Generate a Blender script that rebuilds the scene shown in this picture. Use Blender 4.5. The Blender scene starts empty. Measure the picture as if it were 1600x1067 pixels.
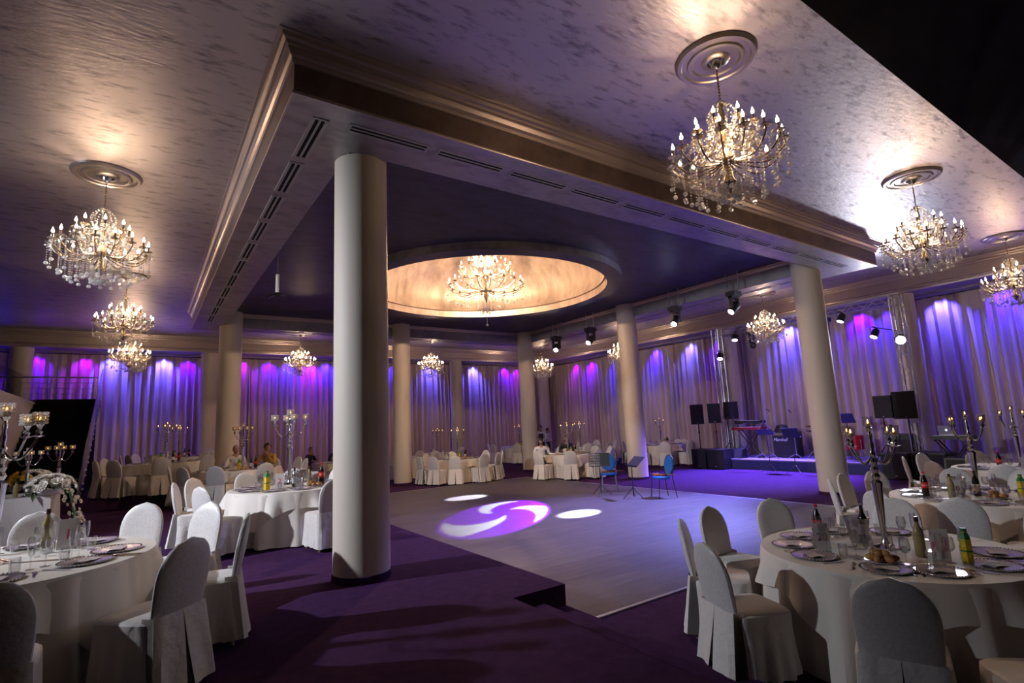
import bpy, bmesh, math, random
from mathutils import Vector, Matrix
random.seed(7)
R = math.radians
PI = math.pi
sc = bpy.context.scene
col = sc.collection

# ------------------------------------------------------------------ camera
cam_d = bpy.data.cameras.new('camera')
cam_d.sensor_width = 36.0
cam_d.lens = 827.84 / 1600 * 36.0
cam_d.clip_start = 0.05
cam_d.clip_end = 200
cam = bpy.data.objects.new('camera', cam_d)
col.objects.link(cam)
def camera_axes(pitch, roll, yaw):
    fwd = Vector((math.cos(yaw) * math.cos(pitch), math.sin(yaw) * math.cos(pitch), math.sin(pitch)))
    right = Vector((math.sin(yaw), -math.cos(yaw), 0))
    up = right.cross(fwd)
    r2 = math.cos(roll) * right + math.sin(roll) * up
    u2 = -math.sin(roll) * right + math.cos(roll) * up
    return r2, u2, fwd
_r, _u, _f = camera_axes(R(8.797), R(-2.662), R(55.2125))
M = Matrix.Identity(4)
for i in range(3):
    M[i][0], M[i][1], M[i][2] = _r[i], _u[i], -_f[i]
M[0][3], M[1][3], M[2][3] = 0.0, 0.0, 1.6
cam.matrix_world = M
sc.camera = cam

# ------------------------------------------------------------------ world, exposure
w = bpy.data.worlds.new('world')
sc.world = w
w.use_nodes = True
w.node_tree.nodes['Background'].inputs[0].default_value = (0.30, 0.20, 0.45, 1)
w.node_tree.nodes['Background'].inputs[1].default_value = 0.06
sc.view_settings.view_transform = 'Standard'
sc.view_settings.look = 'None'
sc.view_settings.exposure = 0.22
sc.view_settings.gamma = 1.0
sc.view_settings.use_curve_mapping = False
sc.cycles.use_denoising = True
sc.cycles.use_light_tree = True
sc.cycles.max_bounces = 6
sc.cycles.diffuse_bounces = 3
sc.cycles.glossy_bounces = 3
sc.cycles.transmission_bounces = 4
sc.cycles.transparent_max_bounces = 12
sc.cycles.caustics_reflective = False
sc.cycles.caustics_refractive = False
sc.cycles.sample_clamp_indirect = 4.0

# ------------------------------------------------------------------ large lights
LOW, UP, TIER = -0.30, 0.0, 0.22          # floor levels
ZC, ZB, ZI = 5.40, 4.85, 5.28             # main ceiling, bulkhead soffit, inner ceiling

def light(name, kind, loc, energy, colour, target=None, size=0.05, angle=60, blend=0.3):
    d = bpy.data.lights.new(name, kind)
    d.energy = energy
    d.color = colour
    if kind in ('POINT', 'SPOT'):
        d.shadow_soft_size = size
    if kind == 'AREA':
        d.size = size
    if kind == 'SPOT':
        d.spot_size = R(angle)
        d.spot_blend = blend
    o = bpy.data.objects.new(name, d)
    o.location = loc
    if target is not None:
        o.rotation_euler = (Vector(target) - Vector(loc)).to_track_quat('-Z', 'Y').to_euler()
    col.objects.link(o)
    return o

WHITE = (0.86, 0.90, 1.0)
# hard white follow spot high up on the gallery side, it throws the long chair shadows over the carpet
light('gallery_spot', 'SPOT', (-6.2, 8.1, 4.7), 3200, WHITE, (2.0, 8.5, 0.9), 0.08, 78, 0.9)
# white stage profile on the truss that faces the camera
light('truss_profile_light', 'SPOT', (17.40, 5.95, 3.43), 380, WHITE, (5.0, 4.2, 1.6), 0.09, 110, 0.6)
# blue and violet stage wash
light('stage_wash_blue', 'SPOT', (17.35, 11.0, 4.1), 6500, (0.20, 0.16, 1.0), (15.3, 10.0, -0.3), 0.12, 74, 0.8)
light('stage_wash_violet', 'SPOT', (17.4, 7.5, 4.1), 5500, (0.24, 0.14, 1.0), (15.2, 9.0, -0.3), 0.12, 74, 0.8)

# moving heads on the far beam
def moving_light(name, loc, energy, colour, target, angle, blend=0.25):
    return light(name, 'SPOT', loc, energy, colour, target, 0.04, angle, blend)
moving_light('moving_head_light', (12.36, 9.75, 4.15), 42000, (0.80, 0.87, 1.0), (7.46, 8.6, LOW), 7, 0.6)
moving_light('moving_head_light', (12.36, 13.36, 4.15), 26000, (0.85, 0.9, 1.0), (7.17, 12.75, LOW), 7)
moving_light('moving_head_light', (12.36, 7.85, 4.15), 6500, (0.26, 0.27, 1.0), (8.2, 8.0, LOW), 64, 1.0)

def gobo(o):
    d = o.data
    d.use_nodes = True
    nt = d.node_tree
    N, L = nt.nodes, nt.links
    em = [n for n in N if n.type == 'EMISSION'][0]
    tc = N.new('ShaderNodeTexCoord')
    sep = N.new('ShaderNodeSeparateXYZ')
    L.new(tc.outputs['Normal'], sep.inputs[0])
    def m(op, a, b=None):
        n = N.new('ShaderNodeMath')
        n.operation = op
        for i, v in enumerate((a, b)):
            if v is None:
                continue
            if isinstance(v, (int, float)):
                n.inputs[i].default_value = v
            else:
                L.new(v, n.inputs[i])
        return n.outputs[0]
    zz = m('ABSOLUTE', sep.outputs[2])
    px = m('DIVIDE', sep.outputs[0], zz)
    py = m('DIVIDE', sep.outputs[1], zz)
    rr = m('DIVIDE', m('SQRT', m('ADD', m('MULTIPLY', px, px), m('MULTIPLY', py, py))), math.tan(d.spot_size / 2))
    th = m('ARCTAN2', py, px)
    sw = m('SINE', m('ADD', m('MULTIPLY', th, 3.0), m('MULTIPLY', rr, 5.2)))
    # comma shaped blades: wide outside, pointed inside, a clear purple core
    lim = m('SUBTRACT', 1.25, m('MULTIPLY', rr, 1.25))
    blade = m('GREATER_THAN', sw, lim)
    ringo = m('LESS_THAN', rr, 0.93)
    k = m('MULTIPLY', blade, ringo)
    mix = N.new('ShaderNodeMix')
    mix.data_type = 'RGBA'
    L.new(k, mix.inputs[0])
    mix.inputs[6].default_value = (0.20, 0.0, 0.80, 1)
    mix.inputs[7].default_value = (0.80, 0.85, 1.0, 1)
    L.new(mix.outputs[2], em.inputs[0])
gobo(moving_light('gobo_light', (12.36, 15.25, 4.15), 11000, (1, 1, 1), (6.45, 9.95, LOW), 13, 0.05))

# LED washers tucked behind the cornice, grazing the curtains
BLUE, VIO, MAG, ICE = (0.045, 0.012, 1.0), (0.13, 0.002, 1.0), (0.36, 0.001, 0.98), (0.10, 0.08, 1.0)
CY, CX = 24.4, 19.4                        # curtain planes
for x, c, e in ((-4.6, BLUE, 200), (-3.2, VIO, 120), (-1.9, MAG, 70), (-1.1, ICE, 200), (0.5, ICE, 230), (1.3, VIO, 120), (3.2, MAG, 90), (4.2, VIO, 110),
                (5.0, BLUE, 120), (5.9, MAG, 150), (6.6, BLUE, 120), (8.5, BLUE, 110), (9.9, BLUE, 80), (11.7, ICE, 190), (14.3, ICE, 230), (16.3, VIO, 190),
                (17.2, MAG, 60)):
    light('curtain_washer', 'SPOT', (x, CY - 0.30, 4.76), e * (1.0 if c in (VIO, MAG) else 1.6), c, (x, CY + 0.02, 3.75), 0.04, 104, 1.0)
for y, c, e in ((21.8, MAG, 80), (20.6, VIO, 220), (18.6, BLUE, 200), (16.2, BLUE, 200), (14.3, ICE, 160), (12.9, VIO, 90), (10.0, ICE, 260), (9.1, BLUE, 160),
                (7.6, VIO, 160), (6.7, BLUE, 130), (5.4, ICE, 230), (4.0, BLUE, 200), (3.1, ICE, 200), (2.2, BLUE, 200)):
    light('curtain_washer', 'SPOT', (CX - 0.30, y, 4.76), e * (1.0 if c in (VIO, MAG) else 1.6), c, (CX + 0.02, y, 3.75), 0.04, 104, 1.0)

# ------------------------------------------------------------------ materials
def mat(name, c=(0.5, 0.5, 0.5), rough=0.5, metal=0.0, noise=None, bump=None, emit=None, sheen=0, coat=0, spec=None, alpha=None, stretch=None, ramp=(0.35, 0.65)):
    m = bpy.data.materials.new(name)
    m.use_nodes = True
    nt = m.node_tree
    N, L = nt.nodes, nt.links
    b = N['Principled BSDF']
    b.inputs['Base Color'].default_value = (*c, 1)
    b.inputs['Roughness'].default_value = rough
    b.inputs['Metallic'].default_value = metal
    if sheen:
        b.inputs['Sheen Weight'].default_value = sheen
    if coat:
        b.inputs['Coat Weight'].default_value = coat
    if spec is not None:
        b.inputs['Specular IOR Level'].default_value = spec
    if emit:
        b.inputs['Emission Color'].default_value = (*emit[0], 1)
        b.inputs['Emission Strength'].default_value = emit[1]
    vec = None
    if noise or bump:
        tc = N.new('ShaderNodeTexCoord')
        mp = N.new('ShaderNodeMapping')
        L.new(tc.outputs['Object'], mp.inputs[0])
        if stretch:
            mp.inputs['Scale'].default_value = stretch[:3]
            if len(stretch) > 3:
                mp.inputs['Rotation'].default_value = (0, 0, stretch[3])
        vec = mp.outputs[0]
    if noise:
        sca, c2, det = noise
        n = N.new('ShaderNodeTexNoise')
        n.inputs['Scale'].default_value = sca
        n.inputs['Detail'].default_value = det
        n.inputs['Roughness'].default_value = 0.65
        L.new(vec, n.inputs['Vector'])
        cr = N.new('ShaderNodeValToRGB')
        cr.color_ramp.elements[0].position, cr.color_ramp.elements[1].position = ramp
        cr.color_ramp.elements[0].color = (*c, 1)
        cr.color_ramp.elements[1].color = (*c2, 1)
        L.new(n.outputs[0], cr.inputs[0])
        L.new(cr.outputs[0], b.inputs['Base Color'])
    if bump:
        n2 = N.new('ShaderNodeTexNoise')
        n2.inputs['Scale'].default_value = bump[0]
        n2.inputs['Detail'].default_value = 4
        L.new(vec, n2.inputs['Vector'])
        bp = N.new('ShaderNodeBump')
        bp.inputs['Strength'].default_value = bump[1]
        bp.inputs['Distance'].default_value = bump[2] if len(bump) > 2 else 0.01
        L.new(n2.outputs[0], bp.inputs['Height'])
        L.new(bp.outputs[0], b.inputs['Normal'])
    return m

def glass_mat(name, tint=(0.95, 0.96, 1.0), gloss=0.25, rough=0.02):
    m = bpy.data.materials.new(name)
    m.use_nodes = True
    nt = m.node_tree
    N, L = nt.nodes, nt.links
    N.remove(N['Principled BSDF'])
    tr = N.new('ShaderNodeBsdfTransparent')
    tr.inputs[0].default_value = (*tint, 1)
    gl = N.new('ShaderNodeBsdfGlossy')
    gl.inputs['Roughness'].default_value = rough
    lw = N.new('ShaderNodeLayerWeight')
    lw.inputs[0].default_value = 0.35
    ma = N.new('ShaderNodeMath')
    ma.operation = 'MULTIPLY_ADD'
    ma.inputs[1].default_value = 0.6
    ma.inputs[2].default_value = gloss * 0.4
    L.new(lw.outputs['Facing'], ma.inputs[0])
    mx = N.new('ShaderNodeMixShader')
    L.new(ma.outputs[0], mx.inputs[0])
    L.new(tr.outputs[0], mx.inputs[1])
    L.new(gl.outputs[0], mx.inputs[2])
    L.new(mx.outputs[0], N['Material Output'].inputs[0])
    return m

MT = {}
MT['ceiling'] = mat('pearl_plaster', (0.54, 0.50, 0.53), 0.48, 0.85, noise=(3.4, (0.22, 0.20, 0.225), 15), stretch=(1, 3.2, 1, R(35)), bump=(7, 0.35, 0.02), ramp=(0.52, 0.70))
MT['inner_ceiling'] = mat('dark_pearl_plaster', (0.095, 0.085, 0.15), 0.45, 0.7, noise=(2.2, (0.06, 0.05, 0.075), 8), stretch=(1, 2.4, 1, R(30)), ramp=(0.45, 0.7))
MT['bulkhead'] = mat('pearl_bulkhead', (0.42, 0.395, 0.43), 0.42, 0.8, noise=(2.4, (0.28, 0.26, 0.29), 8), stretch=(1, 2.2, 1, R(35)), ramp=(0.45, 0.68))
MT['face'] = mat('bronze_plaster', (0.19, 0.135, 0.115), 0.42, 0.55, noise=(3.0, (0.12, 0.08, 0.068), 6))
MT['inner_face'] = mat('grey_plaster', (0.30, 0.29, 0.32), 0.5, 0.4, noise=(3.0, (0.22, 0.21, 0.24), 6))
MT['mould'] = mat('silver_moulding', (0.50, 0.42, 0.40), 0.36, 0.7)
MT['dome'] = mat('champagne_plaster', (0.74, 0.60, 0.50), 0.40, 0.45, noise=(1.6, (0.48, 0.36, 0.29), 7), stretch=(2, 2, .5))
MT['black_soffit'] = mat('black_soffit', (0.010, 0.008, 0.010), 0.9, 0.0, noise=(2, (0.018, 0.014, 0.018), 6), stretch=(1, 3, 1), spec=0.1)
MT['column'] = mat('column_paint', (0.60, 0.53, 0.46), 0.6, 0.0, bump=(60, 0.15, 0.003))
MT['carpet'] = mat('purple_carpet', (0.042, 0.015, 0.058), 0.95, 0, noise=(9, (0.058, 0.022, 0.078), 6), bump=(160, 0.5, 0.004), spec=0.05)
MT['wall'] = mat('wall_paint', (0.50, 0.43, 0.45), 0.8)
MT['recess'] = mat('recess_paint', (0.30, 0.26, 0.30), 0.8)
MT['darkwall'] = mat('dark_wall', (0.03, 0.025, 0.03), 0.8)
MT['curtain'] = mat('curtain_voile', (0.60, 0.47, 0.47), 0.75, 0, sheen=0.2, noise=(1.2, (0.50, 0.39, 0.39), 3), stretch=(2, 2, .15), bump=(40, .08, .004))
MT['metal_strip'] = mat('aluminium_strip', (0.75, 0.74, 0.78), 0.3, 0.9)
MT['black'] = mat('black_plastic', (0.012, 0.012, 0.014), 0.45)
MT['black_matte'] = mat('black_step_carpet', (0.006, 0.005, 0.007), 0.95, spec=0.1)
MT['steel'] = mat('brushed_steel', (0.62, 0.62, 0.66), 0.28, 0.95)
MT['glass'] = glass_mat('clear_glass', (0.985, 0.985, 0.99))
MT['pane'] = glass_mat('balustrade_glass', (0.86, 0.86, 0.92), 0.35)
MT['crystal'] = glass_mat('crystal', (0.92, 0.92, 0.95), 0.9, 0.06)
def _cut_crystal(m):
    nt = m.node_tree
    N, L = nt.nodes, nt.links
    out = N['Material Output']
    old = out.inputs[0].links[0].from_socket
    tl = N.new('ShaderNodeBsdfTranslucent')
    tl.inputs[0].default_value = (0.95, 0.93, 0.9, 1)
    df = N.new('ShaderNodeBsdfDiffuse')
    df.inputs[0].default_value = (0.95, 0.93, 0.9, 1)
    a, b = N.new('ShaderNodeMixShader'), N.new('ShaderNodeMixShader')
    L.new(tl.outputs[0], a.inputs[1]); L.new(df.outputs[0], a.inputs[2])
    b.inputs[0].default_value = 0.45
    L.new(old, b.inputs[1]); L.new(a.outputs[0], b.inputs[2]); L.new(b.outputs[0], out.inputs[0])
_cut_crystal(MT['crystal'])
MT['slot'] = mat('slot_black', (0.003, 0.003, 0.003), 0.9)
MT['vent'] = mat('vent_aluminium', (0.45, 0.44, 0.46), 0.4, 0.6)
MT['stage'] = mat('stage_skirt', (0.03, 0.035, 0.13), 0.8)
MT['stage_top'] = mat('stage_floor', (0.22, 0.18, 0.30), 0.6)

# ------------------------------------------------------------------ mesh helpers
class MB:
    """collects vertices and faces; build() links them as one mesh object"""
    def __init__(s):
        s.v, s.f, s.mi = [], [], []
        s.cur = 0
    def add(s, vs, fs, M=None):
        o = len(s.v)
        for p in vs:
            p = Vector(p)
            s.v.append(M @ p if M is not None else p)
        for f in fs:
            s.f.append([i + o for i in f])
            s.mi.append(s.cur)
        return s
    def box(s, lo, hi, M=None):
        (a, b, c), (d, e, f) = lo, hi
        vs = [(a, b, c), (d, b, c), (d, e, c), (a, e, c), (a, b, f), (d, b, f), (d, e, f), (a, e, f)]
        return s.add(vs, [(3, 2, 1, 0), (4, 5, 6, 7), (0, 1, 5, 4), (1, 2, 6, 5), (2, 3, 7, 6), (3, 0, 4, 7)], M)
    def lathe(s, prof, n=16, M=None, cap=True):
        vs, fs = [], []
        for r, z in prof:
            for k in range(n):
                a = 2 * PI * k / n
                vs.append((r * math.cos(a), r * math.sin(a), z))
        for i in range(len(prof) - 1):
            for k in range(n):
                a, b = i * n + k, i * n + (k + 1) % n
                fs.append((a, b, b + n, a + n))
        if cap:
            fs.append(tuple(range(n - 1, -1, -1)))
            q = (len(prof) - 1) * n
            fs.append(tuple(range(q, q + n)))
        return s.add(vs, fs, M)
    def tube(s, pts, r, n=8, M=None, cap=True):
        pts = [Vector(p) for p in pts]
        rs = r if isinstance(r, (list, tuple)) else [r] * len(pts)
        vs, fs = [], []
        ref = None
        for i, p in enumerate(pts):
            t = (pts[min(i + 1, len(pts) - 1)] - pts[max(i - 1, 0)])
            t = t.normalized() if t.length > 1e-9 else Vector((0, 0, 1))
            if ref is None:
                ref = Vector((0, 0, 1)) if abs(t.z) < 0.9 else Vector((1, 0, 0))
            u = t.cross(ref)
            if u.length < 1e-6:
                u = t.cross(Vector((0.3, 1, 0.2)))
            u.normalize()
            v = t.cross(u)
            ref = u.cross(t)
            for k in range(n):
                a = 2 * PI * k / n
                vs.append(p + rs[i] * (math.cos(a) * u + math.sin(a) * v))
        for i in range(len(pts) - 1):
            for k in range(n):
                a, b = i * n + k, i * n + (k + 1) % n
                fs.append((a, b, b + n, a + n))
        if cap:
            fs.append(tuple(range(n - 1, -1, -1)))
            q = (len(pts) - 1) * n
            fs.append(tuple(range(q, q + n)))
        return s.add(vs, fs, M)
    def ball(s, c, r, n=8, m=6, sq=(1, 1, 1)):
        vs, fs = [(c[0], c[1], c[2] - r * sq[2])], []
        for i in range(1, m):
            a = -PI / 2 + PI * i / m
            for k in range(n):
                b = 2 * PI * k / n
                vs.append((c[0] + r * sq[0] * math.cos(a) * math.cos(b), c[1] + r * sq[1] * math.cos(a) * math.sin(b), c[2] + r * sq[2] * math.sin(a)))
        vs.append((c[0], c[1], c[2] + r * sq[2]))
        e = len(vs) - 1
        for k in range(n):
            fs.append((0, 1 + (k + 1) % n, 1 + k))
            fs.append((e, 1 + (m - 2) * n + k, 1 + (m - 2) * n + (k + 1) % n))
        for i in range(m - 2):
            for k in range(n):
                a, b = 1 + i * n + k, 1 + i * n + (k + 1) % n
                fs.append((a, b, b + n, a + n))
        return s.add(vs, fs)
    def grid(s, fn, nu, nv, closed_u=False):
        vs, fs = [], []
        for j in range(nv):
            for i in range(nu):
                vs.append(fn(i, j))
        for j in range(nv - 1):
            for i in range(nu if closed_u else nu - 1):
                a, b = j * nu + i, j * nu + (i + 1) % nu
                fs.append((a, b, b + nu, a + nu))
        return s.add(vs, fs)
    def mesh(s, name, mats, smooth=True):
        me = bpy.data.meshes.new(name)
        me.from_pydata([tuple(p) for p in s.v], [], s.f)
        for m_ in (mats if isinstance(mats, (list, tuple)) else [mats]):
            me.materials.append(m_)
        if smooth:
            me.polygons.foreach_set('use_smooth', [True] * len(me.polygons))
        if any(s.mi):
            me.polygons.foreach_set('material_index', s.mi)
        me.update()
        if smooth:
            try:
                me.set_sharp_from_angle(angle=R(38))
            except Exception:
                pass
        return me
    def build(s, name, m, parent=None, smooth=True, loc=None, rz=0.0):
        o = bpy.data.objects.new(name, s.mesh(name, m, smooth))
        col.objects.link(o)
        if parent is not None:
            o.parent = parent
        if loc is not None:
            o.location = loc
        if rz:
            o.rotation_euler = (0, 0, rz)
        return o

def obj(name, me, parent=None, loc=None, rz=0.0):
    o = bpy.data.objects.new(name, me)
    col.objects.link(o)
    if parent is not None:
        o.parent = parent
    if loc is not None:
        o.location = loc
    if rz:
        o.rotation_euler = (0, 0, rz)
    return o
def tag(o, label=None, cat=None, group=None, kind=None):
    if label: o['label'] = label
    if cat: o['category'] = cat
    if group: o['group'] = group
    if kind: o['kind'] = kind
    return o
def empty(name, loc=(0, 0, 0), rz=0.0):
    o = bpy.data.objects.new(name, None)
    o.location = loc
    o.rotation_euler = (0, 0, rz)
    o.empty_display_size = 0.1
    col.objects.link(o)
    return o
def copy_tree(o, parent=None):
    c = o.copy()
    col.objects.link(c)
    if parent is not None:
        c.parent = parent
    for ch in list(o.children):
        copy_tree(ch, c)
    return c
def struct(name, mb, m, smooth=False, label=None, parent=None):
    o = mb.build(name, m, parent, smooth)
    if parent is None:
        tag(o, label, None, None, 'structure')
    return o
def text_mesh(body, size, m, extrude=0.0008, shear=0.0, name='lettering'):
    c = bpy.data.curves.new(name, 'FONT')
    c.body = body
    c.size = size
    c.extrude = extrude
    c.shear = shear
    c.align_x = 'CENTER'
    c.align_y = 'CENTER'
    c.resolution_u = 3
    t = bpy.data.objects.new(name, c)
    col.objects.link(t)
    dg = bpy.context.evaluated_depsgraph_get()
    me = bpy.data.meshes.new_from_object(t.evaluated_get(dg))
    bpy.data.objects.remove(t)
    me.materials.clear()
    me.materials.append(m)
    return me

# ================================================================== STRUCTURE
# floors -------------------------------------------------------------
EX, EY, SX = 3.53, 4.355, 2.90            # platform edge, notch corner, top of the steps
mb = MB()
mb.box((-9, -5, -0.8), (SX, EY, UP))
mb.box((-9, EY, -0.8), (EX, 16.4, UP))
mb.box((-9, 16.4, -0.8), (EX, 24.9, TIER))
struct('floor', mb, MT['carpet'], label='raised purple carpeted floor level around the dance floor')
mb = MB()
mb.box((EX, -5, -0.8), (20, 4.10, LOW))
mb.box((EX, 15.62, -0.8), (20, 24.9, LOW))
mb.box((11.22, 4.10, -0.8), (20, 15.62, LOW))
struct('floor_lower', mb, MT['carpet'], label='lower purple carpeted floor level beside the stage')
for k, (x0, x1) in enumerate(((SX, SX + 0.31), (SX + 0.31, EX))):
    mb = MB()
    mb.box((x0, -5, -0.8), (x1, EY, UP - 0.1 * (k + 1)))
    o = mb.build('step', MT['carpet'], None, False)
    tag(o, ('upper', 'lower')[k] + ' purple carpeted step leading down to the dance floor', None, None, 'structure')
# dance floor planks ---------------------------------------------------
dance = empty('dance_floor', (3.55, 4.12, LOW))
tag(dance, 'grey wood plank dance floor in the middle of the hall', None, None, 'structure')
PL = [mat('plank_%d' % i, c, 0.55, 0, noise=(3.5, c2, 7), stretch=(0.35, 9, 1), bump=(6, .06, .002)) for i, (c, c2) in enumerate((
    ((0.100, 0.083, 0.098), (0.055, 0.045, 0.054)), ((0.110, 0.091, 0.106), (0.060, 0.049, 0.059)), ((0.092, 0.076, 0.090), (0.050, 0.041, 0.049)), ((0.105, 0.087, 0.102), (0.057, 0.047, 0.056))))]
W_, L_ = 11.20 - 3.55, 15.60 - 4.12
rows = 41
pw = L_ / rows
cache = {}
for j in range(rows):
    x = 0.0
    first = [1.2, 0.6, 1.9, 0.3, 1.5][j % 5] + 0.35
    while x < W_ - 1e-6:
        ln = first if x == 0 else 1.95
        ln = min(ln, W_ - x)
        if W_ - x - ln < 0.15:
            ln = W_ - x
        k = (round(ln, 3), random.randrange(4))
        if k not in cache:
            b = MB()
            b.box((0.001, 0.001, 0), (k[0] - 0.001, pw - 0.001, 0.012))
            cache[k] = b.mesh('plank', PL[k[1]], False)
        obj('plank', cache[k], dance, (x, j * pw, 0))
        x += ln
mb = MB()
for lo, hi in (((11.20, 4.10, 0), (11.24, 15.64, .016)), ((3.55, 15.60, 0), (11.20, 15.64, .016)), ((3.55, 4.08, 0), (11.24, 4.12, .016))):
    mb.box((lo[0] - 3.55, lo[1] - 4.12, lo[2]), (hi[0] - 3.55, hi[1] - 4.12, hi[2]))
mb.build('edge_strip', MT['metal_strip'], dance, False)
b = MB()
b.box((EX - .02, 4.08, -0.8), (11.3, 15.66, LOW - .001))
struct('floor_base', b, MT['darkwall'], label='dark subfloor under the dance floor planks')

# walls ------------------------------------------------------------------
for nm, lo, hi, m_ in (('wall_back', (-9, 24.9, -0.8), (20.2, 25.1, 6), 'wall'), ('wall_right', (19.9, -5, -0.8), (20.1, 25, 6), 'wall'),
                       ('wall_left', (-9.2, -5, -0.8), (-9, 25, 6), 'wall'), ('wall_front', (-9, -5.2, -0.8), (20, -5, 6), 'darkwall')):
    mb = MB()
    mb.box(lo, hi)
    struct(nm, mb, MT[m_], label={'wall_back': 'plain wall behind the long row of curtains', 'wall_right': 'plain wall behind the stage curtains',
           'wall_left': 'plain wall beyond the staircase', 'wall_front': 'dark wall closing the hall'}[nm])

# ceilings ---------------------------------------------------------------
OX0, OX1, OY0, OY1 = 1.03, 13.95, 4.98, 18.3       # outer outline of the bulkhead
IX0, IX1, IY0, IY1 = 1.84, 12.92, 5.82, 17.68      # inner outline
BX, BY = 18.0, 23.2                                # inner faces of the outer beams
mb = MB()
for a, b_ in (((-9, 1.9), (BX, OY0)), ((-9, OY1), (BX, BY)), ((-9, OY0), (OX0, OY1)), ((OX1, OY0), (BX, OY1))):
    mb.box((a[0], a[1], ZC), (b_[0], b_[1], ZC + 0.05))
struct('ceiling', mb, MT['ceiling'], label='pearly metallic plaster ceiling with dark flecks')
mb = MB()
mb.box((-9, -5, 4.55), (20, 1.57, 5.5))
struct('ceiling_gallery', mb, MT['black_soffit'], label='black underside of the gallery along the hall')
mb = MB()   # beams over the outer columns
mb.box((BX, 1.57, 4.86), (BX + .9, BY + .9, 5.5))
mb.box((-9, BY, 4.86), (BX, BY + .9, 5.5))
struct('trim_1', mb, MT['recess'], label='bronze beam running over the outer columns')
mb = MB()
mb.box((BX + .9, 1.57, 4.80), (20, 24.9, 5.5))
mb.box((-9, BY + .9, 4.80), (BX + .9, 24.9, 5.5))
struct('ceiling_recess', mb, MT['recess'], label='dark recessed ceiling strip above the curtains')

def ring_box(x0, x1, y0, y1, z):
    return [(x0, y0, z), (x1, y0, z), (x1, y1, z), (x0, y1, z)]
mb = MB()
mb.add(ring_box(OX0, OX1, OY0, OY1, ZB) + ring_box(IX0, IX1, IY0, IY1, ZB), [(0, 4, 5, 1), (1, 5, 6, 2), (2, 6, 7, 3), (3, 7, 4, 0)])
struct('ceiling_soffit', mb, MT['bulkhead'], label='pale pearly underside of the square ceiling bulkhead')
mb = MB()
mb.add(ring_box(OX0, OX1, OY0, OY1, ZB) + ring_box(OX0, OX1, OY0, OY1, ZC), [(0, 1, 5, 4), (1, 2, 6, 5), (2, 3, 7, 6), (3, 0, 4, 7)])
struct('trim_2', mb, MT['face'], label='upright bronze outer faces of the square ceiling bulkhead')
mb = MB()
mb.add(ring_box(IX0, IX1, IY0, IY1, ZB) + ring_box(IX0, IX1, IY0, IY1, ZI), [(4, 5, 1, 0), (5, 6, 2, 1), (6, 7, 3, 2), (7, 4, 0, 3)])
struct('trim_11', mb, MT['inner_face'], label='upright grey inner faces of the square ceiling bulkhead')

def sweep(name, rect, prof, m_, label, out=1, z=0.0):
    """profile [(offset outwards, height)] swept along a rectangle with mitred corners"""
    x0, x1, y0, y1 = rect
    vs, fs = [], []
    for d, h in prof:
        d *= out
        vs += [(x0 - d, y0 - d, z + h), (x1 + d, y0 - d, z + h), (x1 + d, y1 + d, z + h), (x0 - d, y1 + d, z + h)]
    for i in range(len(prof) - 1):
        for k in range(4):
            a, b2 = i * 4 + k, i * 4 + (k + 1) % 4
            fs.append((a, b2, b2 + 4, a + 4))
    b = MB()
    b.add(vs, fs)
    return struct(name, b, m_, label=label)
crown = [(0.0, -0.24), (0.02, -0.235), (0.03, -0.20), (0.025, -0.185), (0.05, -0.165), (0.07, -0.12), (0.07, -0.105), (0.095, -0.10), (0.10, -0.07), (0.13, -0.055), (0.14, -0.02), (0.17, -0.015), (0.17, 0.0)]
sweep('trim_3', (OX0, OX1, OY0, OY1), crown, MT['mould'], 'stepped silver crown moulding around the outside of the bulkhead', 1, ZC)
sweep('trim_4', (OX0, OX1, OY0, OY1), [(-.004, 0.0), (0.012, 0.0), (0.016, 0.012), (0.012, 0.03), (0.0, 0.034)], MT['mould'], 'thin bead along the lower edge of the bulkhead', 1, ZB - .004)
inner = [(0.0, -0.11), (0.02, -0.105), (0.025, -0.075), (0.05, -0.06), (0.055, -0.03), (0.08, -0.022), (0.08, 0.0)]
sweep('trim_5', (IX0, IX1, IY0, IY1), inner, MT['mould'], 'pale moulding under the inner dark ceiling', -1, ZI)
def cornice(name, axis, at, a, b_, label):
    prof = [(0.0, 4.83), (0.05, 4.835), (0.055, 4.86), (0.02, 4.87), (0.02, 4.90), (0.07, 4.905), (0.08, 4.94), (0.03, 4.97), (0.0, 4.98), (0.0, 5.24), (0.04, 5.25), (0.05, 5.29), (0.09, 5.31), (0.10, 5.35), (0.15, 5.36), (0.16, 5.40)]
    vs, fs = [], []
    for d, h in prof:
        if axis == 'y':
            d += .006
            vs += [(a, at - d, h), (b_ - d, at - d, h)]
        else:
            d += .006
            vs += [(at - d, a, h), (at - d, b_ - d, h)]
    for i in range(len(prof) - 1):
        q = i * 2
        fs.append((q, q + 1, q + 3, q + 2) if axis == 'y' else (q + 1, q, q + 2, q + 3))
    m2 = MB()
    m2.add(vs, fs)
    struct(name, m2, MT['mould'], label=label)
cornice('trim_6', 'y', BY, -9, BX, 'long stepped cornice above the back curtains')
cornice('trim_7', 'x', BX, 1.57, BY, 'long stepped cornice above the stage curtains')

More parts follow.
